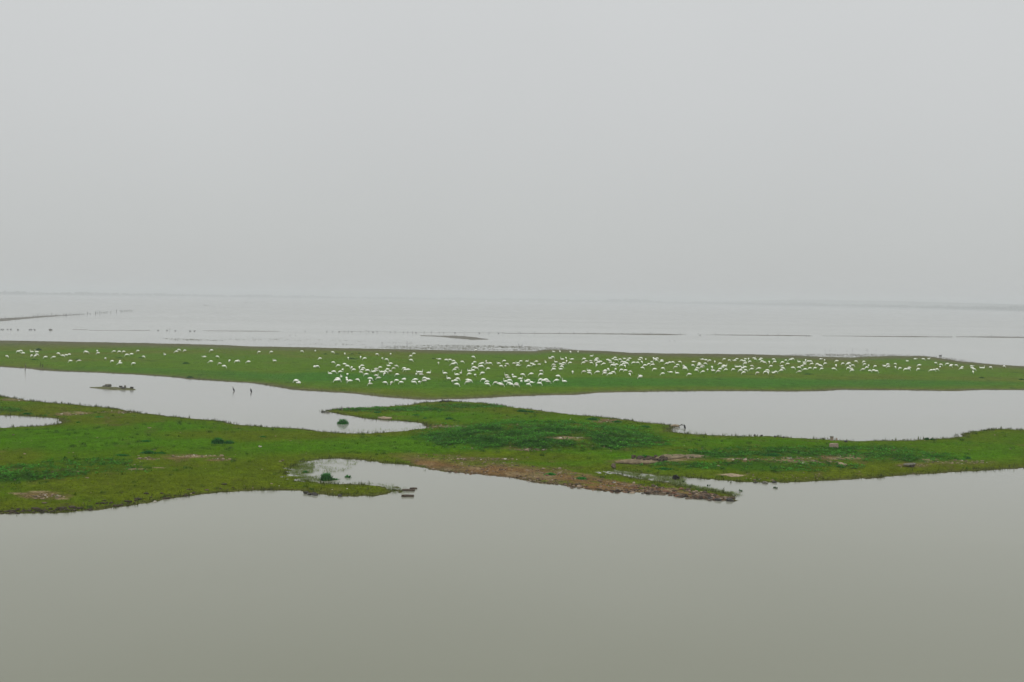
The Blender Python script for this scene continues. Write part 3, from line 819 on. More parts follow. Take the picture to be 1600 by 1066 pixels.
# hills
hp_ = np.arange(850, 2500, 20.0); hb = np.interp(hp_, sx_, sy_)
X, Y = ground(hp_, hb)
top = 9 * np.clip((hp_ - 1000) / 260, 0, 1) * (.8 + .3 * fbm(hp_, hp_ * 0, 160, 191))
dd = np.hypot(X, Y) * 1.3
rows = [np.stack([X * k_, Y * k_, np.maximum(top * dd / F * z_, 2.0)], 1) for k_, z_ in ((1.2, 0.), (1.24, .6), (1.3, 1.), (1.42, .6), (1.5, 0.))]
n = len(X); V = np.concatenate(rows)
fc = [(j * n + i, j * n + i + 1, (j + 1) * n + i + 1, (j + 1) * n + i) for j in range(len(rows) - 1) for i in range(n - 1)]
tag(link('hills', np_mesh('hills', V, fc, None, True), [M_hill]), 'very faint low hills behind the far shore on the right', kind='structure')

# ------------------------------------------------------------------ swans
def swan_mesh(name, neck, body=None, legs=True, drop=0.0):
    b = body or [(-.50, .41, .012), (-.42, .435, .055), (-.27, .46, .125), (-.07, .47, .172), (.11, .455, .168), (.23, .425, .125)]
    m = MB()
    pts = [(x, z - drop, r) for x, z, r in b + neck]
    m.sweep(pts, 10, 1.08, 0, 1, len(pts) - 3)
    if legs:
        for s in (-1, 1):
            m.sweep([(.02, .07 * s, .36, .03), (.03, .07 * s, .2, .014), (.0, .07 * s, .02, .014), (.12, .08 * s, .012, .02)], 5, 1, 1)
    me = m.build(name); me.materials.append(M_swan); me.materials.append(M_black)
    return me
SW = {
 'graze': swan_mesh('swan', [(.32, .36, .07), (.385, .28, .044), (.42, .18, .036), (.45, .10, .036), (.49, .055, .044), (.54, .035, .032), (.60, .02, .012)]),
 'reach': swan_mesh('swan', [(.33, .40, .07), (.44, .34, .044), (.55, .24, .036), (.62, .14, .036), (.67, .08, .044), (.71, .05, .032), (.76, .02, .012)]),
 'alert': swan_mesh('swan', [(.30, .50, .075), (.335, .62, .043), (.335, .76, .035), (.345, .89, .035), (.38, .965, .046), (.44, .965, .036), (.52, .945, .013)]),
 'curve': swan_mesh('swan', [(.30, .47, .075), (.37, .56, .043), (.35, .67, .036), (.35, .76, .036), (.40, .81, .046), (.46, .80, .036), (.53, .775, .013)]),
 'low': swan_mesh('swan', [(.33, .44, .07), (.43, .47, .042), (.53, .50, .036), (.62, .53, .036), (.68, .54, .046), (.74, .525, .035), (.81, .50, .013)]),
 'rest': swan_mesh('swan', [(.27, .47, .08), (.27, .56, .045), (.18, .64, .036), (.05, .655, .036), (-.06, .635, .046), (-.12, .62, .034), (-.18, .615, .013)], None, False, .27),
}
POSE_WORD = {'graze': 'grazing', 'reach': 'grazing with stretched neck', 'alert': 'standing neck upright', 'curve': 'standing with curved neck', 'low': 'leaning forward', 'rest': 'resting'}
RAW = [  # window origin x, y, zoom, swans as (x, y, pose+facing)
 (0, 540, 13.333, "145,222,gR 375,128,gL 435,115,gR 480,163,lL 660,133,uL 765,140,uL 660,208,gA 735,215,gA 770,187,gR 945,240,gL 1120,240,hL 1218,170,gR 1310,210,gR 1375,200,gL 1440,188,gL 1465,322,gL"),
 (0, 535, 8, "990,230,hL 1068,117,gL 1088,122,gR 1215,110,gA 1225,133,gL 1425,112,hL 1490,118,gL 1545,118,gL 1585,158,gL 1318,203,gA 1400,235,gL 1500,240,gA 1500,263,hL"),
 (200, 535, 8, "122,107,gL 43,150,gL 195,178,gR 68,265,gL 460,158,uA 605,117,hL 638,95,gR 708,102,gL 1042,102,gL 955,183,lL 1118,178,gR 1035,240,hL 1145,265,gL 1203,300,gR 1270,228,gA 1355,238,gL 1378,230,gR 1505,245,hL"),
 (400, 535, 8, "37,120,gL 190,120,gL 575,112,gR 742,110,cA 960,125,gR 1110,140,gA 232,232,cL 798,202,gL 738,292,rL 768,298,gR 505,462,rL 535,490,rR 492,480,gL 1152,195,gA 1308,183,gA 1358,203,gL 1515,150,gR 1580,203,gA"),
 (500, 545, 16, "335,340,gR 455,420,gL 615,388,gR 690,438,gR 795,468,gA 840,522,gL 1050,430,gL 990,470,gA 1085,490,gR 1050,530,gL 1030,590,gR 1195,550,gR 1155,640,gL 250,622,cL 350,580,gR 505,575,gL 570,530,gA 530,712,uA 450,755,gR 400,790,gL 460,785,gR 688,648,gA 665,740,gA 675,790,gA 745,810,gL 940,775,gR 1410,510,gR 1500,465,gL 1335,580,cL 1390,555,gL 1540,590,cL 1410,678,cR 1460,735,gL 1260,750,gR 1245,810,gA 1250,878,gL"),
 (600, 545, 16, "165,135,gA 745,125,gL 665,185,gL 65,272,gR 680,288,gR 165,378,cL 115,430,cL 315,435,gR 240,490,gL 85,520,gL 150,565,gL 40,580,gR 15,625,gA 500,490,gL 530,530,gL 600,530,gL 325,645,gL 505,732,rR 810,640,cA 862,590,cL 920,590,uR 925,645,cL 1120,610,uR 780,780,hL 755,840,gR 885,835,gA 1010,735,gL 1090,770,gL 1005,805,hL 310,795,gL 425,840,gL 30,845,gR 190,855,gA 1385,262,lL 1360,352,gA"),
 (680, 545, 16, "240,620,uL 335,745,uL 280,285,gR 375,280,gR 465,305,gR 440,385,hL 505,365,gR 680,325,gR 955,208,gR 985,335,gL 930,390,gA 1015,30,gL 540,485,gR 480,520,gL 540,655,cL 640,620,uA 565,750,gR 505,800,gL 430,818,gA 545,895,gR 820,780,gR 870,800,gR 805,840,gL 855,565,cL 850,630,gL 945,545,uL 970,470,gL 1030,495,gR 1130,378,gL 1185,358,gR 1275,315,gA 1300,372,gL 1380,368,gR 1120,445,gL 1165,440,gR 1320,500,gL 1000,660,gA 1180,612,gL 1200,775,gL 1290,825,gL 1310,885,gR"),
 (740, 545, 16, "765,305,gL 625,370,cL 690,438,gR 840,385,gR 795,440,gA 550,855,gL 655,880,cR 705,905,gR 820,670,uL 855,730,cL 975,660,gA 1020,710,cL 800,820,uL 905,795,gR 885,860,gL 945,895,gR 1065,880,gL 1085,910,gR"),
 (800, 540, 16, "55,450,cR 145,445,cL 150,503,lR 220,392,gL 375,395,cR 415,512,gL 495,455,cL 545,482,gL 610,400,hL 685,473,cR 840,425,uA 955,325,cL 1020,290,gR 1040,155,cL 1200,155,cA 1460,160,gA 1255,350,uL 1350,308,gA 1500,348,lL 1365,385,gA 1450,430,gL 1095,415,uL 1040,485,gL 1060,530,gL 1040,595,gL 1215,465,cL 1300,445,gR 1270,485,gL 1245,530,gR 1215,595,cL 1515,660,gA 735,640,gR 720,725,gL 270,730,gR 480,710,hL 210,835,cR 235,905,cA 355,900,cL 410,870,gR 490,930,lR 415,970,gR 715,860,gL 790,880,gL 855,860,gR 910,910,gR 690,950,gR 1155,770,gR 1115,875,hL 1305,905,uL"),
 (890, 545, 16, "210,80,cA 550,190,cR 360,258,gL 410,315,gL 345,350,gL 525,305,gL 545,352,gR 690,250,gR 655,270,gL 665,300,gL 770,325,uL 715,345,gL 660,370,gA 675,415,gA 855,380,hL 960,285,gR 1010,300,gR 1135,228,gL 1085,258,gR 1170,283,gR 1265,270,gR 1370,250,cL 1455,290,gL 1500,248,lL 1030,350,gR 1105,370,cA 1060,405,gL 1110,415,gR 1165,400,gL 1310,330,gL 1370,345,cL 1430,370,gR 1345,380,gL 1290,415,gL 1380,432,gA 1590,350,gL 355,575,gL 485,560,cL 495,605,gR 700,580,hL 965,515,gA 890,545,gL 880,575,gR 870,610,gL 1015,630,hL 1095,595,gR 1148,515,gA 1295,530,gL 1395,540,gL 1520,575,gR 1500,635,gA"),
 (980, 545, 16, "345,235,gR 305,275,cL 170,345,gL 265,350,gR 365,330,gA 465,270,gA 655,240,gA 755,243,gR 695,262,gL 735,293,gR 870,290,gR 855,318,gL 620,335,gR 540,385,gL 640,400,hL 440,420,gL 385,480,gR 685,515,gL 895,495,gR 890,620,hL 1085,590,lL 1245,615,uL 1145,340,gR 1060,350,gL 990,370,hL 1320,330,gR 1265,405,gR 1210,460,gL 1410,435,gA 1440,470,gL 1460,500,gR 1550,640,gL 330,685,cL 320,710,gL"),
 (1070, 545, 16, "440,270,lL 530,285,gR 620,295,gL 750,322,gA 220,330,lR 205,415,gR 360,362,gL 370,395,gL 350,415,gL 515,370,gR 450,425,gR 420,465,gL 310,490,gL 290,540,gR 455,570,hL 568,530,gA 680,462,gA 705,550,cL 835,570,gL 880,510,gL 880,375,gL 985,258,gL 1115,290,gR 1245,300,lL 1300,255,gL 1420,290,gL 1490,315,gR 1505,368,gL 975,430,gR 1010,440,uR 945,465,gL 1025,520,gL 1210,515,gL 1300,460,cL 1385,450,gR 1500,465,uL 1445,490,gL 1390,545,gL 1525,535,gR 1470,595,gL"),
 (1160, 545, 16, "75,260,cL 155,250,gA 290,235,cR 330,265,gR 465,250,gL 445,278,gR 185,322,gL 490,320,gL 555,345,gR 670,335,gA 785,270,gR 805,330,gL 1000,345,gL 1090,290,gR 1200,275,gL 1255,255,gR 1130,380,gL 1415,330,uL 240,435,gR 235,508,hL 415,495,hL 715,435,gL 985,440,lL 1015,495,gR 975,540,hL 1270,480,gR 1420,475,gR 375,605,gL 570,580,gL 630,545,gR 640,595,gA 775,605,cL 840,575,gR 1425,570,hL 1490,430,gL"),
 (1250, 550, 16, "140,210,gA 105,270,cL 110,310,gL 205,240,gL 265,238,gR 290,298,gL 430,305,gL 490,330,gR 525,345,gR 630,292,gL 520,180,lR 615,210,gA 915,230,gL 900,340,gA 1070,292,gL 245,405,gL 375,405,gL 125,435,hL 540,418,gL 845,425,hR 1190,305,gL 1230,280,gR 1250,360,gA 1325,335,gR 1205,400,gL 1290,430,gR 1300,460,gL 1405,240,gR"),
 (1340, 550, 16, "155,248,gL 175,305,gL 275,340,gA 230,390,gL 135,440,hL 310,470,gR 400,462,gL 475,485,gR 440,355,gL 670,360,cL 755,315,gL 770,365,gL 945,298,gR 945,378,gA 1060,405,gL 1290,395,gL 1200,435,gL 1285,430,gR 1240,230,cL 1440,180,lR 1540,335,gL 1515,435,gL"),
 (1430, 550, 9.41, "120,105,gR 200,105,cR 303,163,gR 380,187,gR 365,220,gA 470,178,gL 530,195,gL 525,208,gR 605,195,gR 235,268,hL 280,268,gR 325,257,gR 675,243,gL 690,222,gA 830,210,lR 840,238,gR 865,255,gR 850,290,gA 965,235,cL 1000,238,uR 1110,230,gR 1310,213,gR"),
]
swans = []
for ox, oy, zm, txt in RAW:
    for it in txt.split():
        a, b, c = it.split(',')
        swans.append((ox + float(a) / zm, oy + float(b) / zm, c[0], c[1]))
KEY = {'g': 'graze', 'h': 'reach', 'u': 'alert', 'c': 'curve', 'l': 'low', 'r': 'rest'}
recs = []
SX, SY = np.array([s[0] for s in swans]), np.array([s[1] for s in swans])
GX, GY, GZ = on(SX, SY, h_far, 0.36, 0.0)
for (px, py, po, fa), x, y, z in zip(swans, GX, GY, GZ):
    yaw = {'L': math.pi, 'R': 0.0, 'A': random.choice((-1, 1)) * math.pi / 2}[fa] + random.uniform(-.38, .38)
    recs.append(dict(px=px, py=py, pose=KEY[po], face=fa, x=x, y=y, z=max(z, 0) - .01, yaw=yaw, s=random.uniform(.86, 1.0), d=math.hypot(x, y)))
recs.sort(key=lambda r: r['d'])
single, rest = recs[:300], recs[300:]
ZONES = [(0, 120, 'at the far left end'), (120, 320, 'behind the mud islet'), (320, 452, 'behind the two cormorants'), (452, 556, 'at flock left fringe'),
         (556, 600, 'in flock left part'), (600, 680, 'left of flock middle'), (680, 744, 'just left of flock middle'), (744, 800, 'at flock middle'),
         (800, 850, 'just right of flock middle'), (850, 930, 'behind right lagoon tip'), (930, 990, 'over right lagoon tip'), (990, 1060, 'over right lagoon middle'),
         (1060, 1130, 'above right point driftwood'), (1130, 1200, 'above the pale slabs'), (1200, 1270, 'left above the pinkish post'), (1270, 1350, 'above the pinkish post'),
         (1350, 1420, 'towards flock right end'), (1420, 1700, 'at flock right end')]
cells = {}
for r in single:
    for zi, (a, b, w) in enumerate(ZONES):
        if a <= r['px'] < b: r['zone'] = zi
for zi in range(len(ZONES)):
    R_ = sorted([r for r in single if r['zone'] == zi], key=lambda r: r['d'])
    nr = 1 if len(R_) < 6 else (2 if len(R_) < 14 else 3)
    for k_, r in enumerate(R_):
        r['row'] = min(nr - 1, k_ * nr // len(R_)); r['nr'] = nr
        cells.setdefault((zi, r['row']), []).append(r)
for (zi, row), R_ in cells.items():
    R_.sort(key=lambda r: r['px'])
    nr = R_[0]['nr']
    rowname = {1: [''], 2: ['near row ', 'far row '], 3: ['near row ', 'middle row ', 'far row ']}[nr][row]
    for k_, r in enumerate(R_):
        kind = {'graze': 'grazing', 'reach': 'grazing', 'alert': 'upright', 'curve': 'head-up', 'low': 'leaning', 'rest': 'resting'}[r['pose']]
        who = f"{kind} white swan"
        face = {'L': ' facing left', 'R': ' facing right', 'A': ' end-on'}[r['face']]
        zw = ZONES[zi][2]
        if len(R_) == 1: lab = f"only {kind} white swan{face} in {rowname.strip() or 'the group'} {zw}"
        else: lab = f"{who}{face}, {ordinal(k_ + 1)} from left, {rowname}{zw}"
        r['label'] = lab
FLOCK = 'white swans grazing on the green bar'
for r in single:
    o = bpy.data.objects.new('swan', SW[r['pose']]); COL.objects.link(o)
    o.location = (r['x'], r['y'], r['z']); o.rotation_euler = (0, 0, r['yaw']); o.scale = (r['s'],) * 3
    tag(o, r['label'], 'swan', FLOCK)
    if random.random() < .22:                               # birds with duller, greyer plumage
        o.material_slots[0].link = 'OBJECT'; o.material_slots[0].material = M_swan_dull
V, Fq, mi = [], [], []
for r in rest:
    me = SW[r['pose']]
    Mx = Matrix.Translation((r['x'], r['y'], r['z'])) @ Matrix.Rotation(r['yaw'], 4, 'Z') @ Matrix.Scale(r['s'], 4)
    b0 = len(V)
    V.extend([tuple(Mx @ v_.co) for v_ in me.vertices])
    for p_ in me.polygons:
        Fq.append([b0 + i_ for i_ in p_.vertices]); mi.append(p_.material_index)
me = bpy.data.meshes.new('distant_swans'); me.from_pydata(V, [], Fq)
me.polygons.foreach_set('material_index', mi); me.polygons.foreach_set('use_smooth', [True] * len(Fq)); me.update()
tag(link('distant_swans', me, [M_swan, M_black]), 'farthest white swans of the flock along the back of the bar', 'swans', kind='stuff')
print('SWANS', len(single), len(rest))

# ------------------------------------------------------------------ dark birds
def bird_mesh(name, pts, mats, legs=None, n=8, wide=1.0):
    m = MB(); m.sweep(pts, n, wide, 0, 1, len(pts) - 2)
    for (x, z, l) in legs or []:
        for s in (-1, 1): m.sweep([(x, .04 * s, z, .018), (x + .01, .04 * s, z - l * .5, .011), (x, .04 * s, z - l, .011)], 5, 1, 1)
    me = m.build(name)
    for q_ in mats: me.materials.append(q_)
    return me
CORM = bird_mesh('cormorant', [(-.30, .06, .03), (-.22, .12, .06), (-.14, .24, .115), (-.07, .40, .14), (0, .54, .11), (.04, .64, .065), (.03, .74, .042), (.05, .83, .038), (.11, .87, .046), (.18, .87, .03), (.27, .85, .012)],
                 [M_corm, M_black], [(-.1, .2, .24)])
HUNCH = bird_mesh('cormorant', [(-.24, .03, .04), (-.18, .10, .08), (-.12, .24, .14), (-.06, .42, .165), (-.01, .58, .14), (.02, .70, .10), (.04, .78, .07), (.09, .80, .05), (.17, .78, .014)], [M_corm, M_black], [(-.1, .16, .2)])
HERON = bird_mesh('heron', [(-.42, .52, .012), (-.30, .58, .06), (-.12, .66, .11), (.05, .72, .10), (.15, .80, .06), (.13, .92, .034), (.17, 1.06, .03), (.22, 1.14, .04), (.30, 1.14, .03), (.46, 1.11, .01)], [M_bird, M_black], [(-.08, .58, .6)])
DUCK = bird_mesh('duck', [(-.34, .17, .01), (-.26, .16, .06), (-.1, .13, .12), (.06, .13, .12), (.17, .16, .08), (.20, .24, .045), (.23, .31, .05), (.29, .30, .035), (.36, .28, .012)], [M_bird, M_black])
def put(mesh, name, x, y, z, rz, s, label, cat, group=None, dup=True):
    o = bpy.data.objects.new(name, mesh); COL.objects.link(o)
    o.location = (float(x), float(y), float(z)); o.rotation_euler = (0, 0, rz); o.scale = (s,) * 3
    return tag(o, label, cat, group)
x, y = far_pt(364.5, 611.3); put(CORM, 'cormorant', x, y, -.08, math.pi + .2, .78, 'slender black cormorant with hooked neck wading in the lagoon', 'cormorant', 'black cormorants in the shallows')
x, y = far_pt(392, 612.8); put(HUNCH, 'cormorant', x, y, -.12, math.pi - .3, .76, 'hunched black cormorant standing in the lagoon near the bar', 'cormorant', 'black cormorants in the shallows')
x, y = far_pt(1069.5, 669.8); put(HUNCH, 'cormorant', x, y, -.1, math.pi + .6, .66, 'black cormorant alone off the driftwood point in the right lagoon', 'cormorant', 'black cormorants in the shallows')
# row of birds on the thin bars (px, py of feet, kind)
ROWB = [(2, 515.4, 'd'), (5, 515.4, 'd'), (12, 515.3, 'd'), (17, 515.3, 'd'), (28, 516, 'd'), (46, 515.8, 'd'), (49, 515.6, 'd'), (54, 515.8, 'd'), (247, 517, 'd'), (261, 517, 'd'), (265, 517, 'h'), (274, 517.6, 'd'), (297, 518, 'd'), (304, 518, 'd'),
        (477, 518.6, 'c'), (511, 519, 'c'), (520, 519.2, 'c'), (530, 519, 'd'), (538, 519, 'c'), (544.5, 518.8, 'c'), (550, 519, 'd'), (563, 519.2, 'c'), (572.5, 518.9, 'h'), (576, 519.2, 'c'), (583, 519.3, 'd'), (589, 519.2, 'c'),
        (610, 519.6, 'c'), (617, 519.7, 'c'), (630.5, 520, 'c'), (637, 520, 'c'), (644.5, 520.2, 'c'), (650, 520.2, 'd'), (662.5, 520.2, 'c'), (674, 520.4, 'c'), (686.5, 520.4, 'c'), (693.5, 520.6, 'c'), (711, 520.7, 'd'), (726, 520.5, 'h'),
        (749, 521, 'd'), (764, 521.3, 'c'), (779, 521.3, 'd'), (786, 521.3, 'c'), (811, 521.2, 'h'), (813.5, 521.4, 'c'), (835, 521.2, 'h'), (874.5, 521, 'c'), (897, 521.3, 'd'), (918, 521.3, 'd'), (972, 522, 'd'), (989.5, 521.3, 'h'), (1016.5, 521.5, 'h'),
        (1063, 522.8, 'c'), (1091, 523.6, 'h'), (1094, 524, 'd'), (1117.5, 523, 'h'), (1199.5, 524, 'c'), (1216, 524.3, 'h'), (1260, 525.4, 'd'), (1264, 525.2, 'd'), (1549, 526.6, 'h'), (1591, 527, 'c')]
WHERE = [(0, 60, 'strung out at the far left of the lake'), (60, 450, 'on the broken bar behind the left grass'), (450, 600, 'in the left of the mid-lake row'), (600, 800, 'in the mid-lake row behind the mud hump'),
         (800, 1080, 'on the long mud bar'), (1080, 1300, 'on the bar right of the gap'), (1300, 1700, 'on the right-hand bar')]
BM = {'c': (HUNCH, 'cormorant', 'dark upright bird', .66), 'd': (DUCK, 'duck', 'small dark low bird', 1.15), 'h': (HERON, 'heron', 'tall thin dark bird', .78)}
byw = {}
for b in ROWB:
    for wi, (a, c_, w) in enumerate(WHERE):
        if a <= b[0] < c_: byw.setdefault((wi, b[2]), []).append(b)
for (wi, kd), L in byw.items():
    for k_, (px, py, _) in enumerate(L):
        me, nm, ds, s = BM[kd]
        x, y = far_pt(px, py)
        o = put(me, nm, x, y, 0.0, random.choice((0, math.pi)) + random.uniform(-.5, .5), s * random.uniform(.9, 1.1),
                f"{'only' if len(L) == 1 else ordinal(k_ + 1) + ' from left,'} {ds} {WHERE[wi][2]}", 'bird', 'dark birds standing along the far mud bars')
for k_, (px, py, rz) in enumerate(((810.5, 541.3, math.pi), (815.8, 542.2, .3))):
    x, y = far_pt(px, py); put(HERON, 'heron', x, y, -.05, rz, .72, ['left', 'right'][k_] + ' one of two dark wading birds facing apart behind the bar', 'bird', 'pair of waders behind the bar')
WADE = [(1289.5, 548.5), (1296.5, 549.2), (1305.5, 548), (1323.5, 548.5), (1331.5, 545.3), (1332, 548), (1338, 545.2), (1354.5, 547), (1356, 548), (1369.5, 547.5)]
for k_, (px, py) in enumerate(WADE):
    x, y = far_pt(px, py); put(HERON, 'heron', x, y, -.1, random.uniform(0, 6), .42, f"{ordinal(k_ + 1)} from left, thin grey wader off the right end of the flock", 'bird', 'thin waders off the right mudflat')
x, y = far_pt(1469.5, 556.6); put(DUCK, 'duck', x, y, -.06, 0, 1.5, 'dark bird afloat beyond the right tip of the bar', 'bird')
for k_, (px, py) in enumerate(((453, 524.3), (462, 524.8), (1046, 532.4), (1054, 532.6))):
    x, y = far_pt(px, py); put(DUCK, 'duck', x, y, -.05, random.uniform(0, 6), .7,
        ['left', 'right', 'left', 'right'][k_] + (' of two tiny ducks afloat on the left open water' if k_ < 2 else ' of two tiny ducks afloat below the long mud bar'), 'bird', 'tiny ducks afloat')

# ------------------------------------------------------------------ stakes
def stake_mesh(h, r, lean, seed):
    m = MB(); rr = random.Random(seed)
    m.sweep([(0, 0, -.4, r), (lean * .3, 0, h * .3, r * .95), (lean * .6 + rr.uniform(-.01, .01), .01, h * .65, r * .9), (lean, 0, h, r * .7)], 6, 1, 0)
    me = m.build('stake'); me.materials.append(M_wood_dark); return me
STK = [stake_mesh(.75, .10, .05, 1), stake_mesh(.5, .13, -.06, 2), stake_mesh(.95, .09, .02, 3)]
SPX = [3, 8, 14, 19, 24, 30, 35, 41, 46, 52, 55, 59, 63, 66, 69, 73, 75, 78, 81, 84, 87, 89, 92, 94]
MIX = [97, 99.5, 102, 104, 108, 111, 114.5, 117, 120, 122, 124.5, 128, 131, 136.5, 141]
FARX = [149, 152, 156, 159, 162, 164, 167, 173, 182, 189, 191, 195, 198, 200, 203, 206]
def stakes(xs, desc, grp, yfun, sc):
    for k_, px in enumerate(xs):
        x, y = far_pt(px, yfun(px) + random.uniform(-.4, .4))
        put(random.choice(STK), 'wooden_stake', x, y, 0, random.uniform(0, 6), sc * random.uniform(.7, 1.25), f"{ordinal(k_ + 1)} from left, dark stake {desc}", 'stake', grp)
spy = lambda p: float(np.interp(p, [0, 40, 70, 95, 143, 170, 206], [500, 497, 494.6, 493.6, 491, 488.6, 486]))
stakes(SPX, 'standing on the left mud spit', 'stakes on the left spit', spy, 1.5)
stakes(MIX, 'in the water just past the spit tip', 'stakes past the spit tip', spy, 1.5)
stakes(FARX, 'in the farthest broken row past the spit', 'farthest stakes past the spit', spy, 1.7)
stakes([49, 52, 56.5, 62], 'in open water behind the left spit', 'stakes behind the left spit', lambda p: 490.2, .7)
# two posts off the mudflat
for px, py, h_, w_ in ((597, 540, 1.0, 'thin dark post on the mudflat, left of the taller post'), (636, 541.5, 1.5, 'taller dark post standing on the mudflat below the mid-lake birds')):
    x, y = far_pt(px, py); me = stake_mesh(h_, .05, .03, int(px)); tag(link('post', me), w_, 'post').location = (x, y, 0)
# the leaning stake at the left shore of the bar, with its crosspiece
x, y = far_pt(39.3, 578.5)
st = bpy.data.objects.new('mooring_stake', None); COL.objects.link(st); st.location = (x, y, 0)
tag(st, 'pale leaning stake with dark foot at the left waterline of the bar', 'stake')
m = MB(); m.sweep([(0, 0, .1, .05), (.02, 0, .5, .045), (.0, 0, 1.2, .035)], 7); link('shaft', m.build('shaft'), [M_wood], st)
m = MB(); m.sweep([(0, 0, -.5, .09), (.01, 0, -.1, .085), (.0, 0, .18, .075)], 7); link('foot', m.build('foot'), [M_wood_dark], st)
m = MB(); m.rock((.13, 0, .72), (.2, .12, .14), 5); link('rag', m.build('rag'), [M_wood_dark], st)
for k_, (px, py, h_) in enumerate(((63, 573, .75), (66.5, 574, .6))):
    x, y, z = on(px, py, h_far, 0, 0.); me = stake_mesh(h_, .06, .08 - .1 * k_, 40 + k_)
    o = link('post', me); tag(o, ['darker left', 'shorter right'][k_] + ' of two short grey stakes on the bar near its left end', 'stake', 'two short stakes on the bar'); o.location = (float(x[0]), float(y[0]), float(z[0]))

# ------------------------------------------------------------------ boats far out, reduced to slivers by distance
def boat_mesh():
    m = MB(); n = 9; V = []
    for i in range(n):
        u = i / (n - 1) * 2 - 1; w = .62 * (1 - abs(u) ** 2.6) + .02; g = .42 + .25 * u * u
        for (yy, zz) in ((-w, g), (-w * .75, .1), (0, -.12), (w * .75, .1), (w, g), (w * .85, g - .06), (0, .16), (-w * .85, g - .06)):
            V.append((u * 2.7, yy, zz))
    fs = [(i * 8 + k, i * 8 + (k + 1) % 8, (i + 1) * 8 + (k + 1) % 8, (i + 1) * 8 + k) for i in range(n - 1) for k in range(8)]
    fs += [tuple(range(8))[::-1], tuple((n - 1) * 8 + k for k in range(8))]
    m.add(V, fs); me = m.build('boat'); me.materials.append(M_boat); return me
BOAT = boat_mesh()
for k_, (px, py, w_) in enumerate(((322, 477.4, 'nearest dark low boat far out on the left open water'), (385, 473.3, 'middle one of three hazy low boats on the open water'), (411, 471.4, 'farthest and faintest low boat right of the others'))):
    x, y = far_pt(px, py); put(BOAT, 'rowing_boat', x, y, 0, random.uniform(-.3, .3), 1.0, w_, 'boat', 'low boats far out')
# clump with a stick at the far left
x, y = far_pt(79, 516)
ro = bpy.data.objects.new('mud_clump', None); COL.objects.link(ro); ro.location = (x, y, 0); tag(ro, 'dark mud clump with a stick, alone in the far left water', 'mud clump')
m = MB(); m.rock((0, 0, .1), (1.5, .8, .6), 77); link('clod', m.build('clod'), [M_mud], ro)
m = MB(); m.sweep([(.0, 0, .2, .05), (.03, 0, .6, .04), (.02, 0, .95, .03)], 5); link('stick', m.build('stick'), [M_wood_dark], ro)

# ------------------------------------------------------------------ stones, slabs and driftwood on the near bank
def thing(name, px, py, label, cat, hf=h_near, group=None, floor=0.0):
    x, y, z = on(px, py, hf, 0, floor)
    o = bpy.data.objects.new(name, None); COL.objects.link(o); o.location = (float(x[0]), float(y[0]), max(float(z[0]), floor))
    return tag(o, label, cat, group)
def one(name, mb, mat, px, py, label, cat, hf=h_near, group=None, dz=0.0, rz=0.0, smooth=False, floor=0.0):
    x, y, z = on(px, py, hf, 0, floor)
    o = link(name, mb.build(name, smooth), mat if isinstance(mat, list) else [mat]); o.location = (float(x[0]), float(y[0]), max(float(z[0]), floor) + dz); o.rotation_euler = (0, 0, rz)
    return tag(o, label, cat, group)
def rocky(size, seed, cuts=5): m = MB(); m.rock((0, 0, size[2] * .3), size, seed, 0, cuts); return m
# three broken masonry lumps in the water
def lump(rx, ry, t, seed): m = MB(); m.slab((0, 0, -.04), [(rx * u, ry * v_) for u, v_ in ((-1, -.8), (-.4, -1), (.3, -.85), (.95, -1), (1.05, .1), (.9, .9), (.1, 1), (-.7, .85), (-1.05, .2))], t, seed); return m
one('stone_block', lump(.46, .16, .15, 11), M_stone_brown, 638, 767, 'long brown stone block in the water, front of the rear pair', 'stone', group='stone blocks off the low spit', rz=-.08)
one('stone_block', lump(.27, .10, .13, 12), M_stone_brown, 646, 764, 'smallest brown stone block in the water, rearmost and to the right', 'stone', group='stone blocks off the low spit', rz=.05)
one('stone_block', lump(.43, .16, .16, 13), M_stone_brown, 637, 776, 'brown stone block in the water, nearest the camera', 'stone', group='stone blocks off the low spit', rz=.06)
for k_, (px, py, s) in enumerate(((478, 771.5, .30), (484, 773.3, .26), (492, 774, .34), (531, 776, .26))):
    one('shore_stone', rocky((s * 1.3, s, s * .7), 20 + k_), M_stone_dark, px, py, ['leftmost dark', 'second dark', 'third, widest dark', 'lone rightmost dark'][k_] + ' stone at the front waterline of the low spit', 'stone', group='dark stones before the low spit')
one('black_rock', rocky((.62, .5, .56), 31), M_stone_black, 1056, 749.5, 'rounded black rock sitting in the narrow right channel', 'rock')
for k_, (px, py, s, l) in enumerate(((1141, 783, .42, 'dark square stone at the very tip of the rubble strip'), (1122, 782.5, .36, 'flat dark stone just left of the rubble strip tip'), (1109, 780.5, .34, 'dark waterline stone, third from the rubble tip'),
                                     (1180, 754.5, .22, 'small dark stone at right bank waterline, leftmost of three'), (1195, 755.5, .34, 'pale-topped stone at right bank waterline, middle of three'), (1210, 754.5, .28, 'dark stone at right bank waterline, rightmost of three'))):
    one('shore_stone', rocky((s * 1.4, s, s * .6), 50 + k_), M_stone_dark if k_ != 4 else M_stone_grey, px, py, l, 'stone')
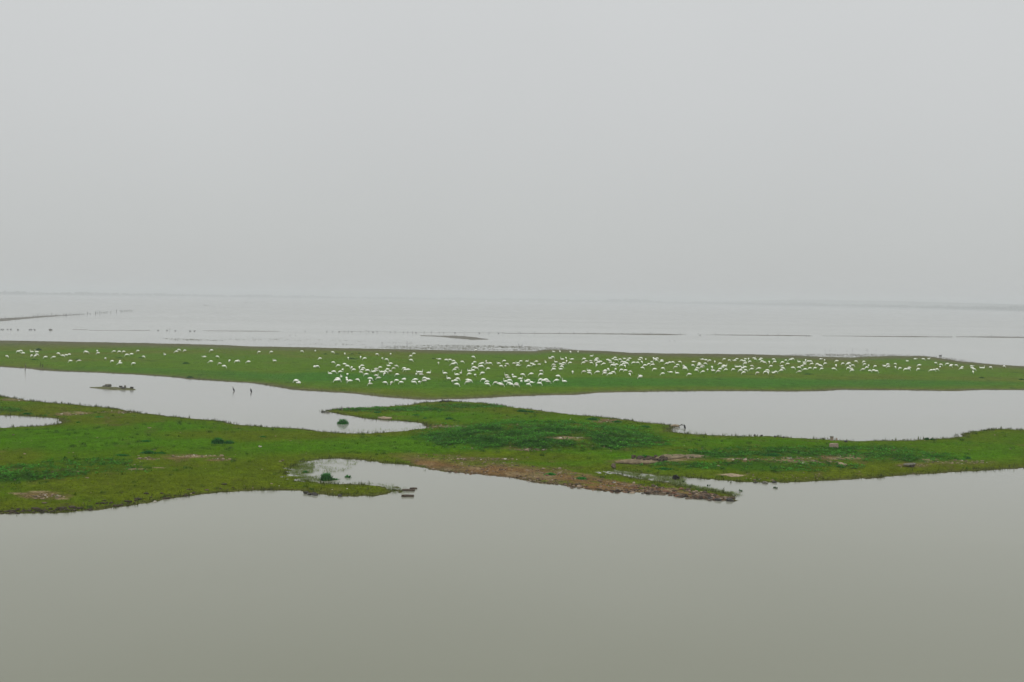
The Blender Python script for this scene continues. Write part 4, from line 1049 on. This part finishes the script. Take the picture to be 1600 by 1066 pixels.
# flat slabs
def irregular(n, rx, ry, seed):
    r = random.Random(seed)
    return [(rx * math.cos(2 * math.pi * i / n) * r.uniform(.75, 1.1), ry * math.sin(2 * math.pi * i / n) * r.uniform(.75, 1.1)) for i in range(n)]
def px_slab(name, outline, t, mat, seed, label=None, parent=None, sink=.05):
    """a broken slab whose outline was measured on the photo; it lies half sunk in the turf"""
    O = densify(outline, 4.0); c = O.mean(0)
    X_, Y_, Z_ = on(O[:, 0], O[:, 1], h_near); cx_, cy_, cz_ = on(c[0], c[1], h_near)
    r = np.random.default_rng(seed); j = 1 + r.normal(0, .05, len(O))
    pts = [((x - cx_[0]) * q, (y - cy_[0]) * q) for x, y, q in zip(X_, Y_, j)]
    if sum(p[0] * q[1] - p[1] * q[0] for p, q in zip(pts, pts[1:] + pts[:1])) < 0: pts = pts[::-1]
    m = MB(); m.slab((0, 0, -sink), pts, t, seed)
    o = link(name, m.build(name, False), [mat])
    if parent is None:
        o.location = (float(cx_[0]), float(cy_[0]), float(cz_[0])); tag(o, label, 'slab')
    else:
        o.parent = parent; o.location = Vector((float(cx_[0]), float(cy_[0]), float(cz_[0]))) - parent.location
    return o
px_slab('stone_slab', [(591, 653), (599, 651.2), (613, 654), (609, 656.4), (597, 655.4)], .17, M_stone_pale, 3, 'pale flat slab on the shore of the left lagoon point')
big = thing('stone_slab', 1003, 722.5, 'largest broken brown slab, undercut along its front, above the right channel', 'slab')
px_slab('flat_slab', [(959, 724), (984, 719), (1012, 717), (1036, 716.5), (1042, 719.5), (1032, 722), (1014, 725.5), (990, 726)], .17, M_stone_tan, 4, None, big)
px_slab('rear_slab', [(1022, 717), (1032, 712.5), (1068, 711), (1075, 713), (1062, 717), (1040, 719)], .15, M_stone_tan, 5, None, big)
px_slab('rear_slab', [(1068, 713), (1078, 710), (1100, 712), (1094, 715), (1076, 716)], .12, M_stone_tan, 6, None, big)
for k_ in range(26):
    m = MB(); m.rock((random.uniform(-.6, 2.4), random.uniform(.3, 2.2), .2), (random.uniform(.25, .55), random.uniform(.2, .4), random.uniform(.15, .32)), 80 + k_); link('broken_piece', m.build('broken_piece', False), [M_stone_brown], big)
px_slab('stone_slab', [(1125, 742.4), (1133, 741), (1141, 739.6), (1156, 741.6), (1166, 742.4), (1158, 744.6), (1143, 746), (1137, 744)], .10, M_stone_pale, 7, 'pale sandy slab lying low near the right channel mouth')
px_slab('stone_slab', [(1308, 724.4), (1313, 723), (1324, 727), (1321, 729), (1311, 726.6)], .14, M_stone_pale, 8, 'small pale slab below the brown bare patch')
tl = thing('tilted_slab', 1422, 729, 'dark grey slab propped up on a small stone, right part of the bank', 'slab')
m = MB(); m.slab((0, 0, .16), irregular(8, .62, .34, 8), .09, 8, 0, (.1, .0)); link('slab', m.build('slab', False), [M_stone_grey], tl)
m = MB(); m.rock((.15, -.1, .08), (.5, .35, .22), 91); link('prop_stone', m.build('prop_stone', False), [M_stone_brown], tl)
# pinkish blocks at the right lagoon shore
m = MB(); m.slab((0, 0, -.05), [(-.42, -.2), (.38, -.24), (.42, .2), (-.36, .24)], .42, 9, 0, (.05, 0)); one('concrete_block', m, M_stone_pink, 1302.5, 699.5, 'squat pinkish concrete block lying in the grass below the stone post', 'block')
pl = thing('stone_post', 1299.5, 688.5, 'short pinkish stone post with dark top at the right lagoon shore', 'post')
m = MB(); m.slab((0, 0, -.15), [(-.15, -.13), (.14, -.14), (.15, .13), (-.13, .14)], .50, 10); link('shaft', m.build('shaft', False), [M_stone_pink], pl)
m = MB(); m.slab((0, 0, .345), [(-.17, -.14), (.17, -.14), (.16, .14), (-.16, .14)], .09, 11); link('cap', m.build('cap', False), [M_stone_grey], pl)
one('stone_block', rocky((.24, .22, .38), 33), M_stone_pink, 1307, 689, 'small stone standing just right of the pinkish stone post', 'stone')
one('shore_stone', rocky((.34, .25, .25), 34), M_stone_dark, 1322, 691, 'dark stone in the grass right of the pinkish stone post', 'stone')
for k_, (px, py) in enumerate(((1179, 681), (1190, 681.8), (1211, 683.5), (1224, 684.5))):
    one('shore_stone', rocky((.26, .2, .22), 36 + k_), M_stone_dark, px, py, ['leftmost', 'second', 'third', 'rightmost'][k_] + ' of four dark stones on the right lagoon shore left of the post', 'stone', group='dark stones on the right lagoon shore')
one('grey_stump', rocky((.42, .35, .5), 43, 8), M_wood, 958, 731.5, 'small grey-brown stump left of the largest slab', 'stump')
# driftwood
dw = thing('driftwood', 697, 629, 'dark twisted driftwood lying on the crest of the left point', 'driftwood')
m = MB(); m.sweep([(-.9, 0, .1, .08), (-.4, .1, .22, .10), (.1, .0, .14, .10), (.6, -.05, .24, .07), (1.0, 0, .12, .04)], 7); link('trunk', m.build('trunk'), [M_wood_dark], dw)
for k_, pts in enumerate(([(-.4, .1, .2, .06), (-.6, .0, .45, .045), (-.75, .0, .6, .025)], [(.1, 0, .16, .05), (.35, .1, .4, .04), (.3, .1, .55, .02)])):
    m = MB(); m.sweep(pts, 6); link('branch', m.build('branch'), [M_wood_dark], dw)
dw = thing('driftwood', 1055, 667.5, 'pale driftwood with dark branches at the tip of the right point', 'driftwood')
m = MB(); m.sweep([(-.5, 0, .08, .14), (0, 0, .16, .17), (.45, 0, .14, .11)], 8); link('trunk', m.build('trunk'), [M_stone_pale], dw)
for k_, pts in enumerate(([(.3, 0, .12, .05), (.7, .05, .25, .04), (1.05, 0, .16, .025)], [(.3, 0, .1, .05), (.5, -.1, .0, .035), (.55, -.1, -.2, .03)], [(.5, 0, .18, .04), (.75, .1, .33, .03), (.95, .2, .3, .02)])):
    m = MB(); m.sweep(pts, 6); link('branch', m.build('branch'), [M_wood_dark], dw)
# dark rocky debris around the points
for k_, (px, py, l) in enumerate(((505, 644.3, 'dark stone at the very tip of the left point'), (512, 645.2, 'dark stone just behind the left point tip'), (532, 640.3, 'dark stone on the upper edge of the left point'), (545, 639, 'low dark stone on the upper edge of the left point, further right'))):
    one('shore_stone', rocky((.55, .35, .22), 60 + k_), M_stone_dark if k_ != 1 else M_stone_grey, px, py, l, 'stone')
# stones and debris on the islet
for k_, (px, py, sz, l, mt) in enumerate(((169, 605.5, (.95, .6, .5), 'square grey-brown stone standing on the mud islet', M_stone_grey), (166, 606.3, (1.3, .5, .35), 'low dark stone at the foot of the square stone on the mud islet', M_stone_dark),
        (195, 606.3, (.35, .3, .36), 'small pointed stone on the right part of the mud islet', M_stone_grey), (192, 608.8, (.9, .4, .35), 'dark low stone at the front right of the mud islet', M_stone_dark), (205.5, 608.8, (.55, .4, .4), 'dark stone at the right tip of the mud islet', M_stone_dark), (188, 606, (.6, .3, .25), 'flat dark stone at the back of the mud islet', M_stone_dark))):
    x, y = far_pt(px, py); m = MB(); m.rock((0, 0, sz[2] * .32), sz, 120 + k_, 0, 4)
    o = link('islet_stone', m.build('islet_stone', False), [mt]); o.location = (x, y, .1); tag(o, l, 'stone', 'stones on the mud islet')

# ------------------------------------------------------------------ grass tussocks one can count
def tussock(name, px, py, r, h, label, hf=h_near, dark=1.0, n=260, floor=0.0, group='dark grass tussocks', squash=.6):
    x, y, z = on(px, py, hf, 0, floor)
    q = rng.normal(0, .42, (n, 2)); q = q[(q ** 2).sum(1) < 1.1]; n = len(q)
    d = np.sqrt((q ** 2).sum(1))
    hh = h * np.clip(1.1 - d * .75, .2, 1) * rng.uniform(.6, 1.1, n)
    bx, by = q[:, 0] * r, q[:, 1] * r * squash
    a = np.arctan2(q[:, 1], q[:, 0]) + rng.normal(0, .5, n)
    ln = hh * rng.uniform(.15, .8, n)
    w = rng.uniform(.018, .034, n) * (1 + r * .35); wa = a + np.pi / 2
    zz = -.04 * np.ones(n)
    p0 = np.stack([bx - np.cos(wa) * w, by - np.sin(wa) * w, zz], -1); p1 = np.stack([bx + np.cos(wa) * w, by + np.sin(wa) * w, zz], -1)
    mx, my, mz = bx + np.cos(a) * ln * .4, by + np.sin(a) * ln * .4, hh * .7
    p2 = np.stack([mx + np.cos(wa) * w * .8, my + np.sin(wa) * w * .8, mz], -1); p3 = np.stack([mx - np.cos(wa) * w * .8, my - np.sin(wa) * w * .8, mz], -1)
    t0 = np.stack([bx + np.cos(a) * ln, by + np.sin(a) * ln, hh], -1)
    t1 = t0 + np.stack([np.cos(wa) * w * .1, np.sin(wa) * w * .1, 0 * w], -1)
    V = np.stack([p0, p1, p2, p3, t1, t0], 1).reshape(-1, 3)
    b = np.arange(n)[:, None] * 6
    Fc = np.concatenate([b + np.array([0, 1, 2, 3]), b + np.array([3, 2, 4, 5])])
    cc = np.repeat(C(.020, .125, .016) * dark * rng.uniform(.6, 1.5, (n, 1)), 6, 0)
    o = link(name, np_mesh(name, V, Fc, cc), [M_blade]); o.location = (float(x[0]), float(y[0]), max(float(z[0]), floor))
    return tag(o, label, 'tussock', group)
tussock('grass_tussock', 340.5, 692.5, .62, .55, 'tallest dark grass tussock on the left bank', n=420)
tussock('grass_tussock', 357, 692.5, .62, .28, 'lower tussock joined to the right of the tallest one', n=260)
tussock('grass_tussock', 232, 708.5, .78, .26, 'wide low dark tussock on the left bank above the bare streak', n=360)
tussock('grass_tussock', 251, 708.5, .5, .13, 'flat tussock touching the right end of the wide low one', n=160)
tussock('grass_tussock', 228, 689.8, .7, .14, 'flat dark tussock left of the tallest one', n=220)
tussock('grass_tussock', 190, 712, .75, .15, 'flat dark tussock left of the wide low one', n=240)
tussock('grass_tussock', 42, 647.5, .7, .22, 'dark tussock on the far edge of the small left pond', n=220)
tussock('grass_tussock', 70, 649.5, .4, .12, 'small tussock right of the one at the left pond', n=90)
tussock('grass_tussock', 122, 660.5, .3, .13, 'tiny dark tussock on the grass right of the small left pond', n=90)
tussock('grass_tussock', 155, 652, .6, .14, 'pale loose tussock beside the stony patch on the left bank', dark=1.5, n=160)
tussock('grass_tussock', 411, 683, .45, .12, 'low tussock right of the joined pair', n=120)
tussock('grass_tussock', 535.5, 662.5, .62, .60, 'bushy green tussock standing alone in the left lagoon', n=420, dark=1.25, squash=.8)
tussock('grass_tussock', 510, 750.5, .52, .62, 'bushy green tussock standing in the front bay', n=420, squash=.8)
tussock('grass_tussock', 522, 749.5, .5, .12, 'low drowned tussock right of the bushy one in the front bay', n=90)
tussock('grass_tussock', 544, 746.5, .3, .25, 'thin drowned tuft in the front bay, right of the bushy tussock', n=40)
tussock('grass_tussock', 477, 739, .3, .2, 'small green tuft at the left of the front bay', n=90)
tussock('grass_tussock', 702, 655, .55, .24, 'dark tussock in the middle of the left point', n=220)
tussock('grass_tussock', 664, 654, .35, .14, 'small tussock left of the dark one on the left point', n=110)
tussock('grass_tussock', 650, 649, .6, .14, 'flat tussock on the slope of the left point', n=150)
tussock('grass_tussock', 590, 645, .7, .16, 'flat dark tussock towards the tip of the left point', n=200)
tussock('grass_tussock', 816, 643.5, .75, .36, 'large dark tussock at the crest behind the mound', n=340)
tussock('grass_tussock', 828, 644, .7, .22, 'lower tussock leaning on the large crest one', n=200)
tussock('grass_tussock', 1008, 667.5, .8, .2, 'dark tussock near the tip of the right point', n=200)
tussock('grass_tussock', 926, 656.5, .9, .36, 'ragged tussock on the crest left of the right point', n=260)
tussock('grass_tussock', 964, 660, .7, .26, 'ragged tussock on the crest, nearer the right point', n=200)
tussock('grass_tussock', 860, 742, .5, .18, 'green tuft alone on the rubble strip, left one', dark=1.6, n=220)
tussock('grass_tussock', 908, 748.5, .55, .18, 'green tuft alone on the rubble strip, right one', dark=1.6, n=220)
tussock('grass_tussock', 1038, 733, .75, .15, 'flat dark tussock in front of the largest slab', n=220)
tussock('grass_tussock', 1007, 714.5, .6, .2, 'dark tussock behind the largest slab', n=200)
tussock('grass_tussock', 1208, 712, 1.2, .22, 'long dark tussock left of the pinkish block', n=300)
tussock('grass_tussock', 1513, 717, .3, .25, 'small dark tuft alone on the right bank', n=110)
tussock('grass_tussock', 1448, 687.5, .3, .3, 'left of two dark tufts on the right lagoon shore', n=110, dark=.7)
tussock('grass_tussock', 1456, 687.8, .22, .26, 'right of two dark tufts on the right lagoon shore', n=80, dark=.7)
for k_, (px, py, l) in enumerate(((1068, 753.5, 'drowned tuft just right of the black rock'), (1107, 759.5, 'thin drowned tuft in the right channel'), (1157, 768, 'drowned tuft off the rubble tip'), (1212, 763, 'lone drowned tuft in front of the right bank'))):
    tussock('grass_tussock', px, py, .22, .2, l, n=16, dark=.35, group='drowned tufts in the right channel')
# tussocks and dark clods on the swan bar
for k_, (px, py, r, h, l) in enumerate(((60, 547.5, .9, .55, 'dark heap of weeds on the far rim of the bar, left end'), (290.5, 568.5, .9, .35, 'dark tussock alone on the left part of the bar'), (297, 590.3, .7, .3, 'dark tussock at the left near shore of the bar'),
        (550, 561.3, 1.6, .3, 'long dark tussock beside a grazing swan at back of the bar'), (508.5, 553.6, .6, .2, 'left of four dark clumps at the back of the bar'), (527, 553.6, .6, .2, 'second of four dark clumps at the back of the bar'), (550, 553.4, .5, .17, 'third of four dark clumps at the back of the bar'), (561.5, 552.6, .5, .2, 'right of four dark clumps at the back of the bar'),
        (1262, 585, 1.5, .2, 'long dark tussock below the right half of the flock'), (1534, 591, .8, .25, 'dark tussock on the right end of the bar, left of two'), (1596, 593.6, .6, .25, 'dark tussock at the right edge of the bar, right of two'),
        (187, 559.8, 1.1, .2, 'long low tussock in the left group of swans, behind the islet'), (220, 559.5, .8, .18, 'low tussock under a grazing swan behind the islet'), (54, 562.3, .9, .2, 'low tussock below the swans at the left end'), (121, 562, .8, .2, 'low tussock right of the swans at the left end'), (677, 560.5, .5, .2, 'small dark tussock between flock parts at the back'), (582, 594.6, .8, .18, 'low dark tussock in the near left of main flock'))):
    tussock('weed_clump', px, py, r, h, l, h_far, .62, 200, group='dark clumps on the swan bar', squash=.5)

# ------------------------------------------------------------------ the hazy air
bpy.ops.mesh.primitive_cube_add(size=1)
hz = bpy.context.object; hz.name = 'haze'; hz.data.name = 'haze'
HZ_TOP = 42.0
hz.scale = (19000, 13200, HZ_TOP + 2.0); hz.location = (0, 6050, (HZ_TOP - 2.0) / 2)
mh = bpy.data.materials.new('thin_haze'); mh.use_nodes = True
nt = mh.node_tree; nt.nodes.clear()
out = nt.nodes.new('ShaderNodeOutputMaterial'); pv = nt.nodes.new('ShaderNodeVolumePrincipled')
pv.inputs['Color'].default_value = (*HAZE_COLOR, 1); pv.inputs['Density'].default_value = HAZE_DENSITY; pv.inputs['Anisotropy'].default_value = 0.0
nt.links.new(pv.outputs[0], out.inputs['Volume'])
hz.data.materials.append(mh)
tag(hz, 'pale grey haze over the whole lake', kind='stuff')
